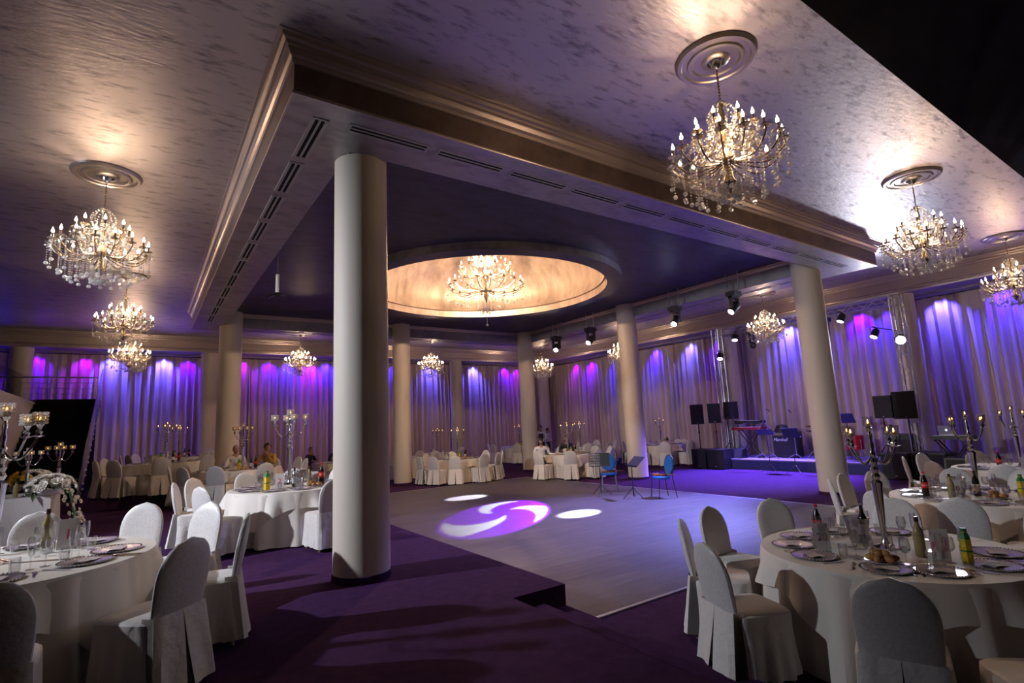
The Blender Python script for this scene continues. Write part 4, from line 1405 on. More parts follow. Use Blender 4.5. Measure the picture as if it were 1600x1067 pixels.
def speaker(loc, face, w_, d_, h_, label, pole=True, stand_base=None, grp=None, name='loudspeaker'):
    """cabinet with its foot at loc (loc z = underside); face = direction of the grille"""
    e = empty(name, loc, face - PI / 2)
    tag(e, label, 'loudspeaker', grp)
    b = MB()
    a, c = w_ / 2, d_
    v = [(-a, 0, 0), (a, 0, 0), (a * .72, -c, 0), (-a * .72, -c, 0)]
    b.add(v + [(x, y, h_) for x, y, z in v], [(3, 2, 1, 0), (4, 5, 6, 7), (0, 1, 5, 4), (1, 2, 6, 5), (2, 3, 7, 6), (3, 0, 4, 7)])
    b.build('cabinet', MT['black'], e, False)
    b = MB(); b.box((-a * .93, 0.0, h_ * .04), (a * .93, .012, h_ * .96)); b.build('grille', MT['grille'], e, False)
    b = MB(); b.box((-.022, .012, h_ * .06), (.022, .016, h_ * .06 + .022)); b.build('badge', MT['badge'], e, False)
    b = MB(); b.tube([(a * .85, -c * .35, h_ * .45), (a * 1.0, -c * .45, h_ * .48), (a * 1.0, -c * .45, h_ * .58), (a * .85, -c * .35, h_ * .61)], .012, 6); b.build('handle', MT['black'], e)
def pole_stand(x, y, z0, z1, label, tripod=True, grp=None):
    e = empty('speaker_stand', (x, y, z0))
    tag(e, label, 'stand', grp)
    b = MB(); b.tube([(0, 0, .02), (0, 0, z1 - z0)], .018, 8); b.build('pole', MT['black'], e)
    b = MB(); b.lathe([(.03, .55), (.03, .63)], 10); b.build('collar', MT['black'], e)
    if tripod:
        for k in range(3):
            a = k * 2 * PI / 3 + .4
            b = MB(); b.tube([(0, 0, .55), (.42 * math.cos(a), .42 * math.sin(a), .012)], .012, 6); b.build('leg', MT['black'], e)
    else:
        b = MB(); b.lathe([(.06, 0), (.06, .02), (.02, .03)], 12); b.build('foot_plate', MT['black'], e)
def subwoofer(x, y, z, w_, d_, h_, label, grp=None):
    e = empty('subwoofer', (x, y, z))
    tag(e, label, 'subwoofer', grp)
    b = MB(); b.box((-d_ / 2, -w_ / 2, .02), (d_ / 2, w_ / 2, h_)); b.build('cabinet', MT['black'], e, False)
    b = MB(); b.box((-d_ / 2 - .012, -w_ / 2 + .02, .05), (-d_ / 2, w_ / 2 - .02, h_ - .03)); b.build('grille', MT['grille'], e, False)
    b = MB(); b.box((-d_ / 2 - .018, -.03, .08), (-d_ / 2 - .011, .03, .11)); b.build('badge', MT['badge'], e, False)
    for sx in (-1, 1):
        for sy in (-1, 1):
            b = MB(); b.lathe([(.02, 0), (.02, .02)], 8, Matrix.Translation((sx * d_ * .4, sy * w_ * .4, 0))); b.build('foot', MT['black'], e)
FACE = PI + .55
subwoofer(16.72, 12.26, LOW, .58, .62, .68, 'black subwoofer next to the table by the stage end')
subwoofer(16.78, 11.60 + .02, LOW, .66, .62, .68, 'black subwoofer against the end of the stage')
pole_stand(16.80, 12.42, LOW + .68, 1.26, 'black speaker pole on the subwoofer by the table', False)
speaker((16.80 - .1, 12.42 - .05, 1.26), FACE, .46, .40, .72, 'black loudspeaker on a pole by the curtain next to the table')
pole_stand(16.92, 11.78, LOW + .68, 1.28, 'black speaker pole on the subwoofer against the stage end', False)
speaker((16.92 - .1, 11.78 - .05, 1.28), FACE, .44, .40, .70, 'black loudspeaker on a pole beside the truss tower')
pole_stand(17.42, 11.62, SZ, 1.40, 'black speaker pole at the back beside the truss tower')
speaker((17.42, 11.60, 1.40), FACE - .9, .40, .36, .62, 'blue lit loudspeaker behind the one beside the truss tower')
e = empty('stage_monitor', (17.25, 11.25, SZ)); tag(e, 'small black wedge monitor on the stage corner', 'monitor')
b = MB(); b.add([(-.2, -.24, 0), (.2, -.24, 0), (.2, -.24, .34), (-.05, -.24, .30), (-.2, .24, 0), (.2, .24, 0), (.2, .24, .34), (-.05, .24, .30)], [(0, 1, 2, 3), (7, 6, 5, 4), (0, 4, 5, 1), (1, 5, 6, 2), (2, 6, 7, 3), (3, 7, 4, 0)]); b.build('cabinet', MT['black'], e, False)
b = MB(); b.add([(-.205, -.21, .02), (-.06, -.21, .29), (-.06, .21, .29), (-.205, .21, .02)], [(0, 1, 2, 3)]); b.build('grille', MT['grille'], e, False)
# the other end of the stage
pole_stand(17.05, 6.50, SZ, 1.27, 'black speaker stand under the smaller loudspeaker by the drums')
speaker((17.0, 6.47, 1.27), PI - .1, .46, .42, .63, 'black loudspeaker with visible cone near the drum kit')
pole_stand(17.02, 5.90, LOW, 1.24, 'black speaker stand under the large loudspeaker by the truss')
speaker((16.97, 5.92, 1.24), PI + .55, .52, .46, .74, 'large black loudspeaker beside the bright truss lamp')
subwoofer(16.5, 6.08, LOW, .62, .60, .67, 'black subwoofer on the floor behind the chairs of the second table')
e = empty('stage_riser', (16.75, 5.42, LOW)); tag(e, 'black draped riser beside the subwoofer', 'riser')
b = MB(); b.box((-.4, -.40, .64), (.4, .40, .68)); b.build('top', MT['black'], e, False)
b = MB(); b.grid(lambda i, j: ((-.40 - .012 * (i % 2), -.40 + .8 * i / 30, .64 - .64 * j / 2)), 31, 3); b.grid(lambda i, j: ((-.40 + .8 * i / 30, -.40 - .012 * (i % 2), .64 - .64 * j / 2)), 31, 3)
b.grid(lambda i, j: ((-.40 + .8 * i / 30, .40 + .012 * (i % 2), .64 - .64 * j / 2)), 31, 3); b.build('drape', MT['black'], e)
e = empty('stage_monitor', (16.0, 4.66, LOW)); tag(e, 'grey black floor monitor under the laptop keyboard', 'monitor')
b = MB(); b.add([(-.22, -.26, 0), (.22, -.26, 0), (.22, -.26, .62), (-.08, -.26, .60), (-.22, .26, 0), (.22, .26, 0), (.22, .26, .62), (-.08, .26, .60)], [(0, 1, 2, 3), (7, 6, 5, 4), (0, 4, 5, 1), (1, 5, 6, 2), (2, 6, 7, 3), (3, 7, 4, 0)]); b.build('cabinet', mat('grey_black', (.03, .035, .035), .5), e, False)
b = MB(); b.add([(-.228, -.22, .03), (-.095, -.22, .57), (-.095, .22, .57), (-.228, .22, .03)], [(0, 1, 2, 3)]); b.build('grille', MT['grille'], e, False)

def keyboard(x, y, z, rz, ln, shell, label, stand=True, z0=SZ):
    e = empty('keyboard', (x, y, z), rz); tag(e, label, 'keyboard')
    b = MB(); b.box((-ln / 2, -.16, 0), (ln / 2, .16, .09)); b.build('shell', shell, e, False)
    b = MB(); b.box((-ln * .44, -.15, .09), (ln * .44, 0.0, .10)); b.build('white_keys', MT['keys'], e, False)
    b = MB()
    for k in range(30):
        if k % 7 not in (2, 6):
            xx = -ln * .43 + ln * .86 * k / 30
            b.box((xx, -.09, .10), (xx + .012, 0, .108))
    o = b.build('black_keys', MT['black'], e, False); o['kind'] = 'stuff'
def x_stand(x, y, z0, h, rz, label, two=None):
    e = empty('keyboard_stand', (x, y, z0), rz); tag(e, label, 'stand')
    for sy in (-.12, .12):
        for s_ in (-1, 1):
            b = MB(); b.tube([(s_ * .36, sy, .015), (-s_ * .34, sy, h - .02)], .016, 6); b.build('leg', MT['black'], e)
    for s_ in (-1, 1):
        b = MB(); b.tube([(s_ * .34, -.2, h - .016), (s_ * .34, .2, h - .016)], .016, 6); b.build('rest_bar', MT['black'], e)
        b = MB(); b.tube([(s_ * .36, -.22, .016), (s_ * .36, .22, .016)], .016, 6); b.build('foot_bar', MT['black'], e)
    if two:
        for s_ in (-1, 1):
            b = MB(); b.tube([(s_ * .30, .15, h), (s_ * .30, .20, h + two), (s_ * .30, -.1, h + two)], .012, 6); b.build('upper_arm', MT['black'], e)
x_stand(17.72, 11.0, SZ, .96, PI / 2, 'black cross-legged stand carrying two keyboards', .215)
keyboard(17.70, 11.0, 1.0, -PI / 2, 1.15, MT['keyred'], 'red keyboard on the lower tier of the stand')
keyboard(17.80, 11.0, 1.225, -PI / 2, 1.0, MT['black'], 'black keyboard on the upper tier of the stand')
x_stand(16.45, 4.83, LOW, 1.02, PI / 2, 'black cross-legged stand under the laptop keyboard')
keyboard(16.45, 4.83, .72, -PI / 2, .85, MT['black'], 'black keyboard carrying the silver laptop')
lp = empty('laptop', (16.47, 4.90, .83), -PI / 2 + .0); tag(lp, 'open silver laptop with a glowing logo on its lid', 'laptop')
LAP = mat('laptop_aluminium', (.55, .56, .60), .3, .7)
b = MB(); b.box((-.17, -.12, 0), (.17, .12, .012)); b.build('base', LAP, lp, False)
b = MB(); Mx = Matrix.Translation((0, -.12, .012)) @ Matrix.Rotation(R(14), 4, 'X'); b.box((-.17, -.004, 0), (.17, .004, .225), Mx); ld = b.build('lid', LAP, lp, False)
b = MB()
out_ = []
for k in range(20):
    a = 2 * PI * k / 20
    r = .021 * (1 + .08 * math.cos(2 * a)) - (.004 if abs(a - PI / 2) < .25 else 0)
    x_ = r * math.cos(a)
    if abs(a) < .5 or abs(a - 2 * PI) < .5: x_ -= .007
    out_.append((x_, -.0055, .112 + r * math.sin(a)))
b.add(out_, [tuple(range(20))], Mx); b.add([(0, -.0055, .136), (.010, -.0055, .148), (.010, -.0055, .142), (.004, -.0055, .134)], [(0, 1, 2, 3)], Mx)
b.build('logo', mat('logo_glow', (1, 1, 1), .5, emit=((.9, .95, 1), 3)), ld, False)

def mic_stand(x, y, z0, h, label, boom=None, rz=0.0):
    e = empty('microphone_stand', (x, y, z0), rz); tag(e, label, 'microphone stand')
    b = MB(); b.tube([(0, 0, .1), (0, 0, h)], .010, 6); b.build('pole', MT['steel'], e)
    for k in range(3):
        a = k * 2 * PI / 3
        b = MB(); b.tube([(0, 0, .16), (.30 * math.cos(a), .30 * math.sin(a), .010)], .009, 6); b.build('leg', MT['steel'], e)
    tip = Vector((0, 0, h))
    if boom:
        tip = Vector((0, boom[0], h + boom[1]))
        b = MB(); b.tube([(0, -boom[0] * .35, h - boom[1] * .35), tuple(tip)], .008, 6); b.build('boom', MT['steel'], e)
    b = MB(); d = Vector((0, .6, .4)).normalized() if boom else Vector((-.7, 0, .5)).normalized()
    b.tube([tip, tip + d * .11, tip + d * .13], [.011, .018, .018], 8); b.ball(tuple(tip + d * .145), .026, 8, 6); b.build('microphone', MT['black'], e)
mic_stand(17.45, 10.45, SZ, 1.05, 'microphone on a raised white boom by the keyboards', (-.45, .52))
mic_stand(17.6, 9.36, SZ, 1.48, 'straight microphone stand in front of the guitar amplifier')
mic_stand(17.25, 9.95, SZ, 1.05, 'short microphone stand beside the stage edge', (.1, .05))
mic_stand(17.5, 7.0, SZ, 1.15, 'microphone on a boom near the drum kit', (.5, .12))
# guitar amplifier
am = empty('guitar_amplifier', (18.05, 9.85, SZ)); tag(am, 'black guitar amplifier cabinet with white script lettering', 'amplifier')
b = MB(); b.box((-.20, -.40, .03), (.20, .40, .86)); b.build('cabinet', MT['black'], am, False)
b = MB(); b.box((-.212, -.37, .07), (-.20, .37, .72)); b.build('grille', MT['grille'], am, False)
b = MB(); b.box((-.21, -.37, .74), (-.20, .37, .83)); b.build('control_panel', mat('gold_panel', (.25, .2, .1), .4, .5), am, False)
me = text_mesh('Marshall', .145, MT['white'], .004, .35)
me.transform(Matrix.Translation((-.217, .13, .60)) @ Matrix.Rotation(-PI / 2, 4, 'Z') @ Matrix.Rotation(PI / 2, 4, 'X'))
obj('lettering', me, am)
for sy in (-1, 1):
    b = MB(); b.lathe([(.03, 0), (.03, .03)], 8, Matrix.Translation((0, sy * .33, 0))); b.build('foot', MT['black'], am)
b = MB(); b.grid(lambda i, j: (.16 * math.cos(2 * PI * i / 16) * (1 - .15 * j) * (1 if j < 4 else .05), .30 * math.sin(2 * PI * i / 16) * (1 - .13 * j) * (1 if j < 4 else .05), .07 * j * (1 if j < 4 else .9) + (.02 * math.sin(i) if 0 < j < 4 else 0)), 16, 5, True)
tag(b.build('gig_bag', MT['black'], None, True, (18.05, 10.0, SZ + .862)), 'soft black bag lying on the guitar amplifier', 'bag')
e = empty('guitar_amplifier', (17.95, 6.45, SZ)); tag(e, 'plain black amplifier behind the large loudspeaker', 'amplifier')
b = MB(); b.box((-.16, -.26, .02), (.16, .26, .76)); b.build('cabinet', MT['black'], e, False)
b = MB(); b.box((-.172, -.23, .06), (-.16, .23, .60)); b.build('grille', MT['grille'], e, False)
# drum kit
dk = empty('drum_kit', (17.75, 8.35, SZ)); tag(dk, 'drum kit with a dark bass drum and red hoops half behind the column', 'drum kit')
MT['drumred'] = mat('red_drum_hoop', (.55, .02, .04), .3)
RY = Matrix.Rotation(-PI / 2, 4, 'Y')
b = MB(); b.lathe([(.27, -.2), (.27, .2)], 28, Matrix.Translation((0, 0, .29)) @ RY); b.build('bass_drum', MT['black'], dk)
for zz in (-.2, .17):
    b = MB(); b.lathe([(.272, zz), (.288, zz), (.288, zz + .035), (.272, zz + .035)], 28, Matrix.Translation((0, 0, .29)) @ RY, False); b.build('hoop', MT['drumred'], dk)
b = MB(); b.lathe([(.262, .202), (.01, .206)], 28, Matrix.Translation((0, 0, .29)) @ RY); b.build('drum_head', mat('drum_head', (.02, .02, .03), .3), dk)
for y_, z_, r_ in ((-.22, .78, .15), (.16, .80, .14)):
    b = MB(); b.lathe([(r_, -.09), (r_, .09)], 20, Matrix.Translation((.02, y_, z_)) @ Matrix.Rotation(-.35, 4, 'Y')); b.build('tom', MT['drumred'], dk)
    b = MB(); b.tube([(0, y_ * .3, .55), (.02, y_, z_ - .02)], .014, 6); b.build('tom_arm', MT['steel'], dk)
b = MB(); b.lathe([(.24, .3), (.24, .72)], 24, Matrix.Translation((.25, -.62, 0))); b.build('floor_tom', MT['drumred'], dk)
for k in range(3):
    a = k * 2.1
    b = MB(); b.tube([(.25 + .25 * math.cos(a), -.62 + .25 * math.sin(a), 0), (.25 + .25 * math.cos(a), -.62 + .25 * math.sin(a), .6)], .010, 6); b.build('leg', MT['steel'], dk)
for y_, z_, x_ in ((.55, 1.02, .1), (-.5, 1.15, .15), (.62, .86, .25)):
    b = MB(); b.lathe([(.19, 0), (.05, .018), (.02, .035), (.004, .04)], 24, Matrix.Translation((x_, y_, z_)) @ Matrix.Rotation(.2, 4, 'Y'), False); b.build('cymbal', mat('cymbal_bronze', (.55, .38, .16), .25, 1), dk)
    b = MB(); b.tube([(x_, y_, .2), (x_, y_, z_ + .05)], .010, 6)
    for k in range(3):
        a = k * 2.1 + .3
        b.tube([(x_, y_, .28), (x_ + .24 * math.cos(a), y_ + .24 * math.sin(a), .008)], .008, 5)
    b.build('cymbal_stand', MT['steel'], dk)

def music_stand(x, y, z0, h, rz, label, holes=False, tilt=.35, w_=.5):
    e = empty('music_stand', (x, y, z0), rz); tag(e, label, 'music stand')
    b = MB(); b.tube([(0, 0, .06), (0, 0, h)], [.014, .011], 8); b.build('pole', MT['black'], e)
    for k in range(3):
        a = k * 2 * PI / 3 + .5
        b = MB(); b.tube([(0, 0, .26), (.27 * math.cos(a), .27 * math.sin(a), .01)], .009, 6); b.build('leg', MT['black'], e)
    Mx = Matrix.Translation((0, 0, h)) @ Matrix.Rotation(-tilt, 4, 'X')
    b = MB()
    m_ = MT['dkblue']
    a = w_ / 2
    if holes:
        nx, nz = 10, 5
        for i in range(nx + 1):
            xx = -a + w_ * i / nx
            b.box((xx - .008, -.003, 0), (xx + .008, .003, .32), Mx)
        for j in range(nz + 1):
            zz = .32 * j / nz
            b.box((-a, -.003, zz - .008), (a, .003, zz + .008), Mx)
        b.box((0.02, -.003, 0), (a, .003, .32), Mx)
        m_ = MT['black']
    else:
        b.box((-a, -.003, 0), (a, .003, .32), Mx)
    b.build('desk', m_, e, False)
    b = MB(); b.box((-a, -.06, -.006), (a, 0, .004), Mx); b.build('ledge', m_, e, False)
music_stand(16.43, 9.62, LOW, 1.18, PI / 2 + .2, 'dark blue music stand on the floor before the keyboards', False, 1.0)
music_stand(16.40, 8.80, LOW, 1.08, PI / 2, 'dark blue music stand on the floor before the guitar amplifier', False, .4)
music_stand(17.35, 7.6, SZ, 1.12, PI / 2, 'dark music stand on the stage behind the column', False, .5)
music_stand(9.56, 10.14, LOW + .012, .72, -.95, 'black perforated music stand on the dance floor', True, .15, .52)
music_stand(9.66, 9.14, LOW + .012, .74, -1.9, 'tilted black music stand on the dance floor by the column', False, .8, .5)

# blue banquet chairs and violins
MT['bluefab'] = mat('blue_upholstery', (0.005, 0.13, 0.52), 0.7, 0, bump=(120, .2, .002))
def blue_chair(x, y, face, label, frame_m):
    z0 = LOW + .012
    e = empty('blue_chair', (x, y, z0), face - PI / 2); tag(e, label, 'chair')
    b = MB(); b.lathe([(.20, .43), (.215, .445), (.215, .48), (.19, .495), (.01, .50)], 24); b.build('seat', MT['bluefab'], e)
    b = MB()
    b.grid(lambda i, j: ((.19 * math.cos(2 * PI * i / 24)) * (1 if j in (1, 2) else .9), -.20 - .05 * (.5 + .5 * math.sin(2 * PI * i / 24)) + (-.025, -.015, .015, .025)[j], .74 + .22 * math.sin(2 * PI * i / 24) * (1 if j in (1, 2) else .92)), 24, 4, True)
    b.f.append(list(range(24))); b.mi.append(0); b.f.append(list(range(95, 71, -1))); b.mi.append(0)
    b.build('backrest', MT['bluefab'], e)
    b = MB(); b.tube([(.205 * math.cos(2 * PI * i / 28), -.20 - .05 * (.5 + .5 * math.sin(2 * PI * i / 28)), .74 + .235 * math.sin(2 * PI * i / 28)) for i in range(29)], .012, 6); b.build('back_frame', frame_m, e)
    for sx in (-1, 1):
        b = MB(); b.tube([(sx * .17, -.20, .60), (sx * .175, -.19, .44), (sx * .20, -.26, 0)], .011, 6); b.build('leg', frame_m, e)
        b = MB(); b.tube([(sx * .17, .16, .44), (sx * .19, .20, 0)], .011, 6); b.build('leg', frame_m, e)
blue_chair(10.22, 10.50, PI + .75, 'blue padded chair with pale frame behind the perforated music stand', MT['steel'])
blue_chair(10.20, 8.72, PI - .35, 'blue padded chair with dark frame beside the tilted music stand', MT['black'])
MT['violin'] = mat('violin_varnish', (0.34, 0.09, 0.02), 0.18, 0, coat=.8, noise=(10, (.22, .05, .01), 4))
def violin(x, y, z, rz, label):
    e = empty('violin', (x, y, z), rz); tag(e, label, 'violin')
    out_ = []
    for k in range(36):
        a = 2 * PI * k / 36
        r = .085 + .018 * math.cos(2 * a) * 1 + .0
        ux = .175 * math.cos(a)
        uy = (.088 if ux < 0 else .075) * math.sin(a) * (1 - .38 * math.exp(-((ux - .01) / .045) ** 2))
        out_.append((ux, uy))
    b = MB(); b.add([(x_, y_, 0) for x_, y_ in out_] + [(x_, y_, .035) for x_, y_ in out_] + [(x_ * .6, y_ * .6, .045) for x_, y_ in out_], [tuple(range(35, -1, -1))] + [(k, (k + 1) % 36, 36 + (k + 1) % 36, 36 + k) for k in range(36)] + [(36 + k, 36 + (k + 1) % 36, 72 + (k + 1) % 36, 72 + k) for k in range(36)] + [tuple(range(72, 108))])
    b.build('body', MT['violin'], e)
    b = MB(); b.box((.02, -.012, .047), (.30, .012, .058)); b.build('fingerboard', MT['black'], e, False)
    b = MB(); b.box((.16, -.010, .025), (.30, .010, .047)); b.box((.30, -.012, .02), (.37, .012, .045)); b.tube([(.37, -.015, .03), (.385, 0, .03), (.37, .015, .03)], .010, 6); b.build('neck', MT['violin'], e)
    b = MB(); b.box((-.05, -.022, .045), (-.045, .022, .072)); b.box((-.17, -.016, .047), (-.08, .016, .056)); b.build('bridge', mat('maple', (.5, .32, .14), .4), e, False)
    for k in range(4):
        b = MB(); b.tube([(.31 + .014 * k, -.032, .035), (.31 + .014 * k, .032, .035)], .004, 5); b.build('peg', MT['black'], e)
violin(10.18, 10.46, LOW + .512, -.9, 'brown violin lying on the blue chair behind the perforated stand')
violin(10.16, 8.74, LOW + .512, -1.2, 'brown violin lying on the blue chair with dark frame')

# truss ------------------------------------------------------------------------
def truss(name, a, b_, label, w_=.26):
    a, b_ = Vector(a), Vector(b_)
    d = (b_ - a)
    L3 = d.length
    d.normalize()
    u = Vector((1, 0, 0)) if abs(d.x) < .5 else Vector((0, 1, 0))
    v = d.cross(u)
    e = empty(name, a); tag(e, label, 'truss')
    cs = [(u * sx + v * sy) * (w_ / 2) for sx, sy in ((-1, -1), (1, -1), (1, 1), (-1, 1))]
    for c_ in cs:
        m2 = MB(); m2.tube([c_, c_ + d * L3], .021, 8); m2.build('chord', MT['steel'], e)
    nseg = int(L3 / .30)
    m2 = MB()
    for k in range(nseg):
        p0, p1 = d * (L3 * k / nseg), d * (L3 * (k + 1) / nseg)
        for q in range(4):
            c0, c1 = cs[q], cs[(q + 1) % 4]
            if k % 2: c0, c1 = c1, c0
            m2.tube([c0 + p0, c1 + p1], .008, 5)
    o = m2.build('bracing', MT['steel'], e); o['kind'] = 'stuff'
truss('truss_tower', (17.9, 12.02, LOW), (17.9, 12.02, 4.78), 'upright aluminium truss tower beside the two loudspeakers on subwoofers')
truss('truss_tower', (17.75, 6.0, LOW), (17.75, 6.0, 4.78), 'upright aluminium truss tower carrying the bright white lamp')
truss('truss_beam', (17.82, 6.16, 4.64), (17.88, 11.86, 4.64), 'horizontal aluminium truss across the stage')

MT['lens_white'] = mat('lens_glow', (1, 1, 1), .3, emit=((.8, .88, 1.0), 22))
MT['lens_pink'] = mat('par_glow', (1, .9, .95), .3, emit=((1.0, .78, .9), 7))
MT['lens_star'] = mat('profile_glow', (1, 1, 1), .3, emit=((.88, .93, 1.0), 130))
def par_can(loc, target, label, lens, arm=None, r=.10):
    e = empty('stage_lamp', loc); tag(e, label, 'stage lamp')
    e.rotation_euler = (Vector(target) - Vector(loc)).to_track_quat('-Z', 'Y').to_euler()
    b = MB(); b.lathe([(r, -.14), (r, .08), (r * .6, .14), (.02, .15)], 20, None, False); b.build('housing', MT['black'], e)
    b = MB(); b.lathe([(r * .93, -.13), (.002, -.128)], 20, None, False); b.build('lens', lens, e)
    b = MB(); b.tube([(-r * 1.1, 0, 0), (-r * 1.15, .12, .10), (0, .17, .14), (r * 1.15, .12, .10), (r * 1.1, 0, 0)], .010, 6); b.build('yoke', MT['black'], e)
    if arm:
        inv = e.rotation_euler.to_matrix().to_4x4().inverted()
        q = inv @ (Vector(arm) - Vector(loc))
        b = MB(); b.tube([(0, .15, .12), q], .014, 6); b.build('clamp_arm', MT['black'], e)
par_can((17.62, 11.10, 4.34), (15.5, 10.2, 0), 'black par lamp under the truss near the tower by the loudspeakers', MT['lens_pink'], (17.85, 11.10, 4.52))
par_can((17.52, 11.72, 3.72), (15.4, 10.6, 0), 'black par lamp on a side arm of the tower by the loudspeakers', MT['lens_pink'], (17.88, 11.95, 3.78))
par_can((17.62, 7.45, 4.36), (15.4, 8.4, 0), 'black par lamp under the truss right of the column', MT['lens_pink'], (17.84, 7.45, 4.52))
par_can((17.50, 6.56, 3.72), (15.2, 7.5, 0), 'black par lamp on a side arm beside the bright lamp', MT['lens_pink'], (17.75, 6.1, 3.74))
par_can((17.58, 5.98, 3.43), (0, 0, 1.9), 'blazing white profile lamp on the truss tower', MT['lens_star'], (17.75, 5.9, 3.5), .12)

def moving_head(loc, target, label, lens, hang=None, sc_=1.0):
    e = empty('moving_head_lamp', loc); tag(e, label, 'stage lamp', 'moving head lamps')
    b = MB(); b.box((-.17, -.13, .28), (.17, .13, .40)); b.build('base', MT['black'], e, False)
    b = MB(); b.box((-.17, -.05, -.05), (-.12, .05, .28)); b.box((.12, -.05, -.05), (.17, .05, .28)); b.box((-.17, -.06, .22), (.17, .06, .28)); b.build('yoke', MT['black'], e, False)
    q = (Vector(target) - Vector(loc)).to_track_quat('-Z', 'Y').to_matrix().to_4x4()
    b = MB(); b.lathe([(.085, -.22), (.10, -.20), (.115, -.02), (.11, .10), (.06, .17), (.01, .18)], 18, q, False); b.build('head', MT['black'], e)
    b = MB(); b.lathe([(.080, -.215), (.002, -.212)], 18, q, False); b.build('lens', lens, e)
    if hang:
        for sx in (-.17, .17):
            b = MB(); b.tube([(0, sx, .40), (0, sx, .47), (0, sx, hang)], .016, 6); b.build('hanger', MT['steel'], e)
        b = MB(); b.tube([(0, -.17, .43), (0, .17, .43)], .014, 6); b.build('hanger_bar', MT['steel'], e)
for y_, tg, nm in ((15.25, (8.0, 11.5, LOW), 'by the far corner column'), (13.36, (7.17, 12.75, LOW), 'second from the far corner column'), (9.75, (7.46, 8.6, LOW), 'past the column behind the music stands'), (7.85, (7.8, 8.8, LOW), 'close to the bulkhead corner column')):
    moving_head((12.62, y_, 4.36), tg, 'black moving head lamp hung from the beam ' + nm, MT['lens_white'], 5.28 - 4.36)
for y_, nm in ((10.55, 'behind the crystal chandelier'), (8.05, 'beside the bulkhead corner column')):
    moving_head((17.84, y_, 4.08), (15.5, y_ - 1, 0), 'black moving head lamp under the stage truss ' + nm, MT['black'], .44)

# projector mount
pm = empty('projector_mount', (2.12, 11.45, ZI)); tag(pm, 'empty white projector pole with black spider bracket on the ceiling', 'projector mount')
b = MB(); b.tube([(0, 0, 0), (0, 0, -.45)], .012, 8); b.build('rod', MT['steel'], pm)
b = MB(); b.tube([(0, 0, -.40), (0, 0, -.80)], .035, 12); b.build('pole', MT['white'], pm)
b = MB(); b.lathe([(.08, -.80), (.10, -.83), (.06, -.87)], 12)
for k in range(4):
    a = k * PI / 2 + .5
    b.tube([(0, 0, -.84), (.22 * math.cos(a), .22 * math.sin(a), -.86), (.24 * math.cos(a), .24 * math.sin(a), -.90)], .012, 5)
b.build('bracket', MT['black'], pm)

# ================================================================== PEOPLE
MT['skin'] = mat('skin', (0.42, 0.22, 0.16), 0.55)
MT['hair_dark'] = mat('dark_hair', (0.012, 0.008, 0.007), 0.5)
MT['hair_grey'] = mat('grey_hair', (0.32, 0.29, 0.28), 0.6)
MT['shirt_white'] = mat('white_shirt', (0.72, 0.70, 0.74), 0.7)
MT['waistcoat'] = mat('black_waistcoat', (0.012, 0.011, 0.014), 0.6)
MT['trousers'] = mat('black_trousers', (0.012, 0.011, 0.016), 0.7)
MT['yellow_top'] = mat('mustard_top', (0.50, 0.30, 0.06), 0.7)
MT['suit'] = mat('dark_suit', (0.015, 0.013, 0.02), 0.65)
MT['eye'] = mat('eye_dark', (0.01, 0.008, 0.008), 0.3)
MT['lips'] = mat('lips', (0.30, 0.09, 0.08), 0.5)

def limb_skin(joints, edges, mats_by_joint, mats):
    """joints: {name: (pos, radius)}; returns a mesh grown with the Skin modifier, each face takes the material of its nearest joint"""
    me = bpy.data.meshes.new('skeleton')
    names = list(joints)
    me.from_pydata([joints[n_][0] for n_ in names], [(names.index(a), names.index(b_)) for a, b_ in edges], [])
    o = bpy.data.objects.new('skeleton', me)
    col.objects.link(o)
    sk_ = o.modifiers.new('skin', 'SKIN')
    if not me.skin_vertices:
        bpy.context.view_layer.objects.active = o
    for i, n_ in enumerate(names):
        r = joints[n_][1]
        me.skin_vertices[0].data[i].radius = r if isinstance(r, tuple) else (r, r)
        me.skin_vertices[0].data[i].use_root = (n_ == 'pelvis')
    sk_.use_smooth_shade = True
    sb = o.modifiers.new('sub', 'SUBSURF')
    sb.levels = 2
    sb.render_levels = 2
    dg = bpy.context.evaluated_depsgraph_get()
    res = bpy.data.meshes.new_from_object(o.evaluated_get(dg))
    bpy.data.objects.remove(o)
    res.materials.clear()
    for m_ in mats:
        res.materials.append(m_)
    P = [(Vector(joints[n_][0]), mats_by_joint[n_]) for n_ in names]
    # sample along the bones so that a sleeve or trouser leg ends where it should
    S = []
    for a, b_ in edges:
        pa, pb = Vector(joints[a][0]), Vector(joints[b_][0])
        for t in (.0, .25, .5, .75, 1.0):
            S.append((pa.lerp(pb, t), mats_by_joint[b_] if t > .5 else mats_by_joint[a]))
    for p in res.polygons:
        c = p.center
        p.material_index = min(S, key=lambda s_: (s_[0] - c).length_squared)[1]
        p.use_smooth = True
    return res

def append_mesh(dst, mb, mi):
    bm = bmesh.new()
    bm.from_mesh(dst)
    vs = [bm.verts.new(p) for p in mb.v]
    for f in mb.f:
        try:
            nf = bm.faces.new([vs[i] for i in f])
            nf.material_index = mi
            nf.smooth = True
        except ValueError:
            pass
    bm.to_mesh(dst)
    bm.free()

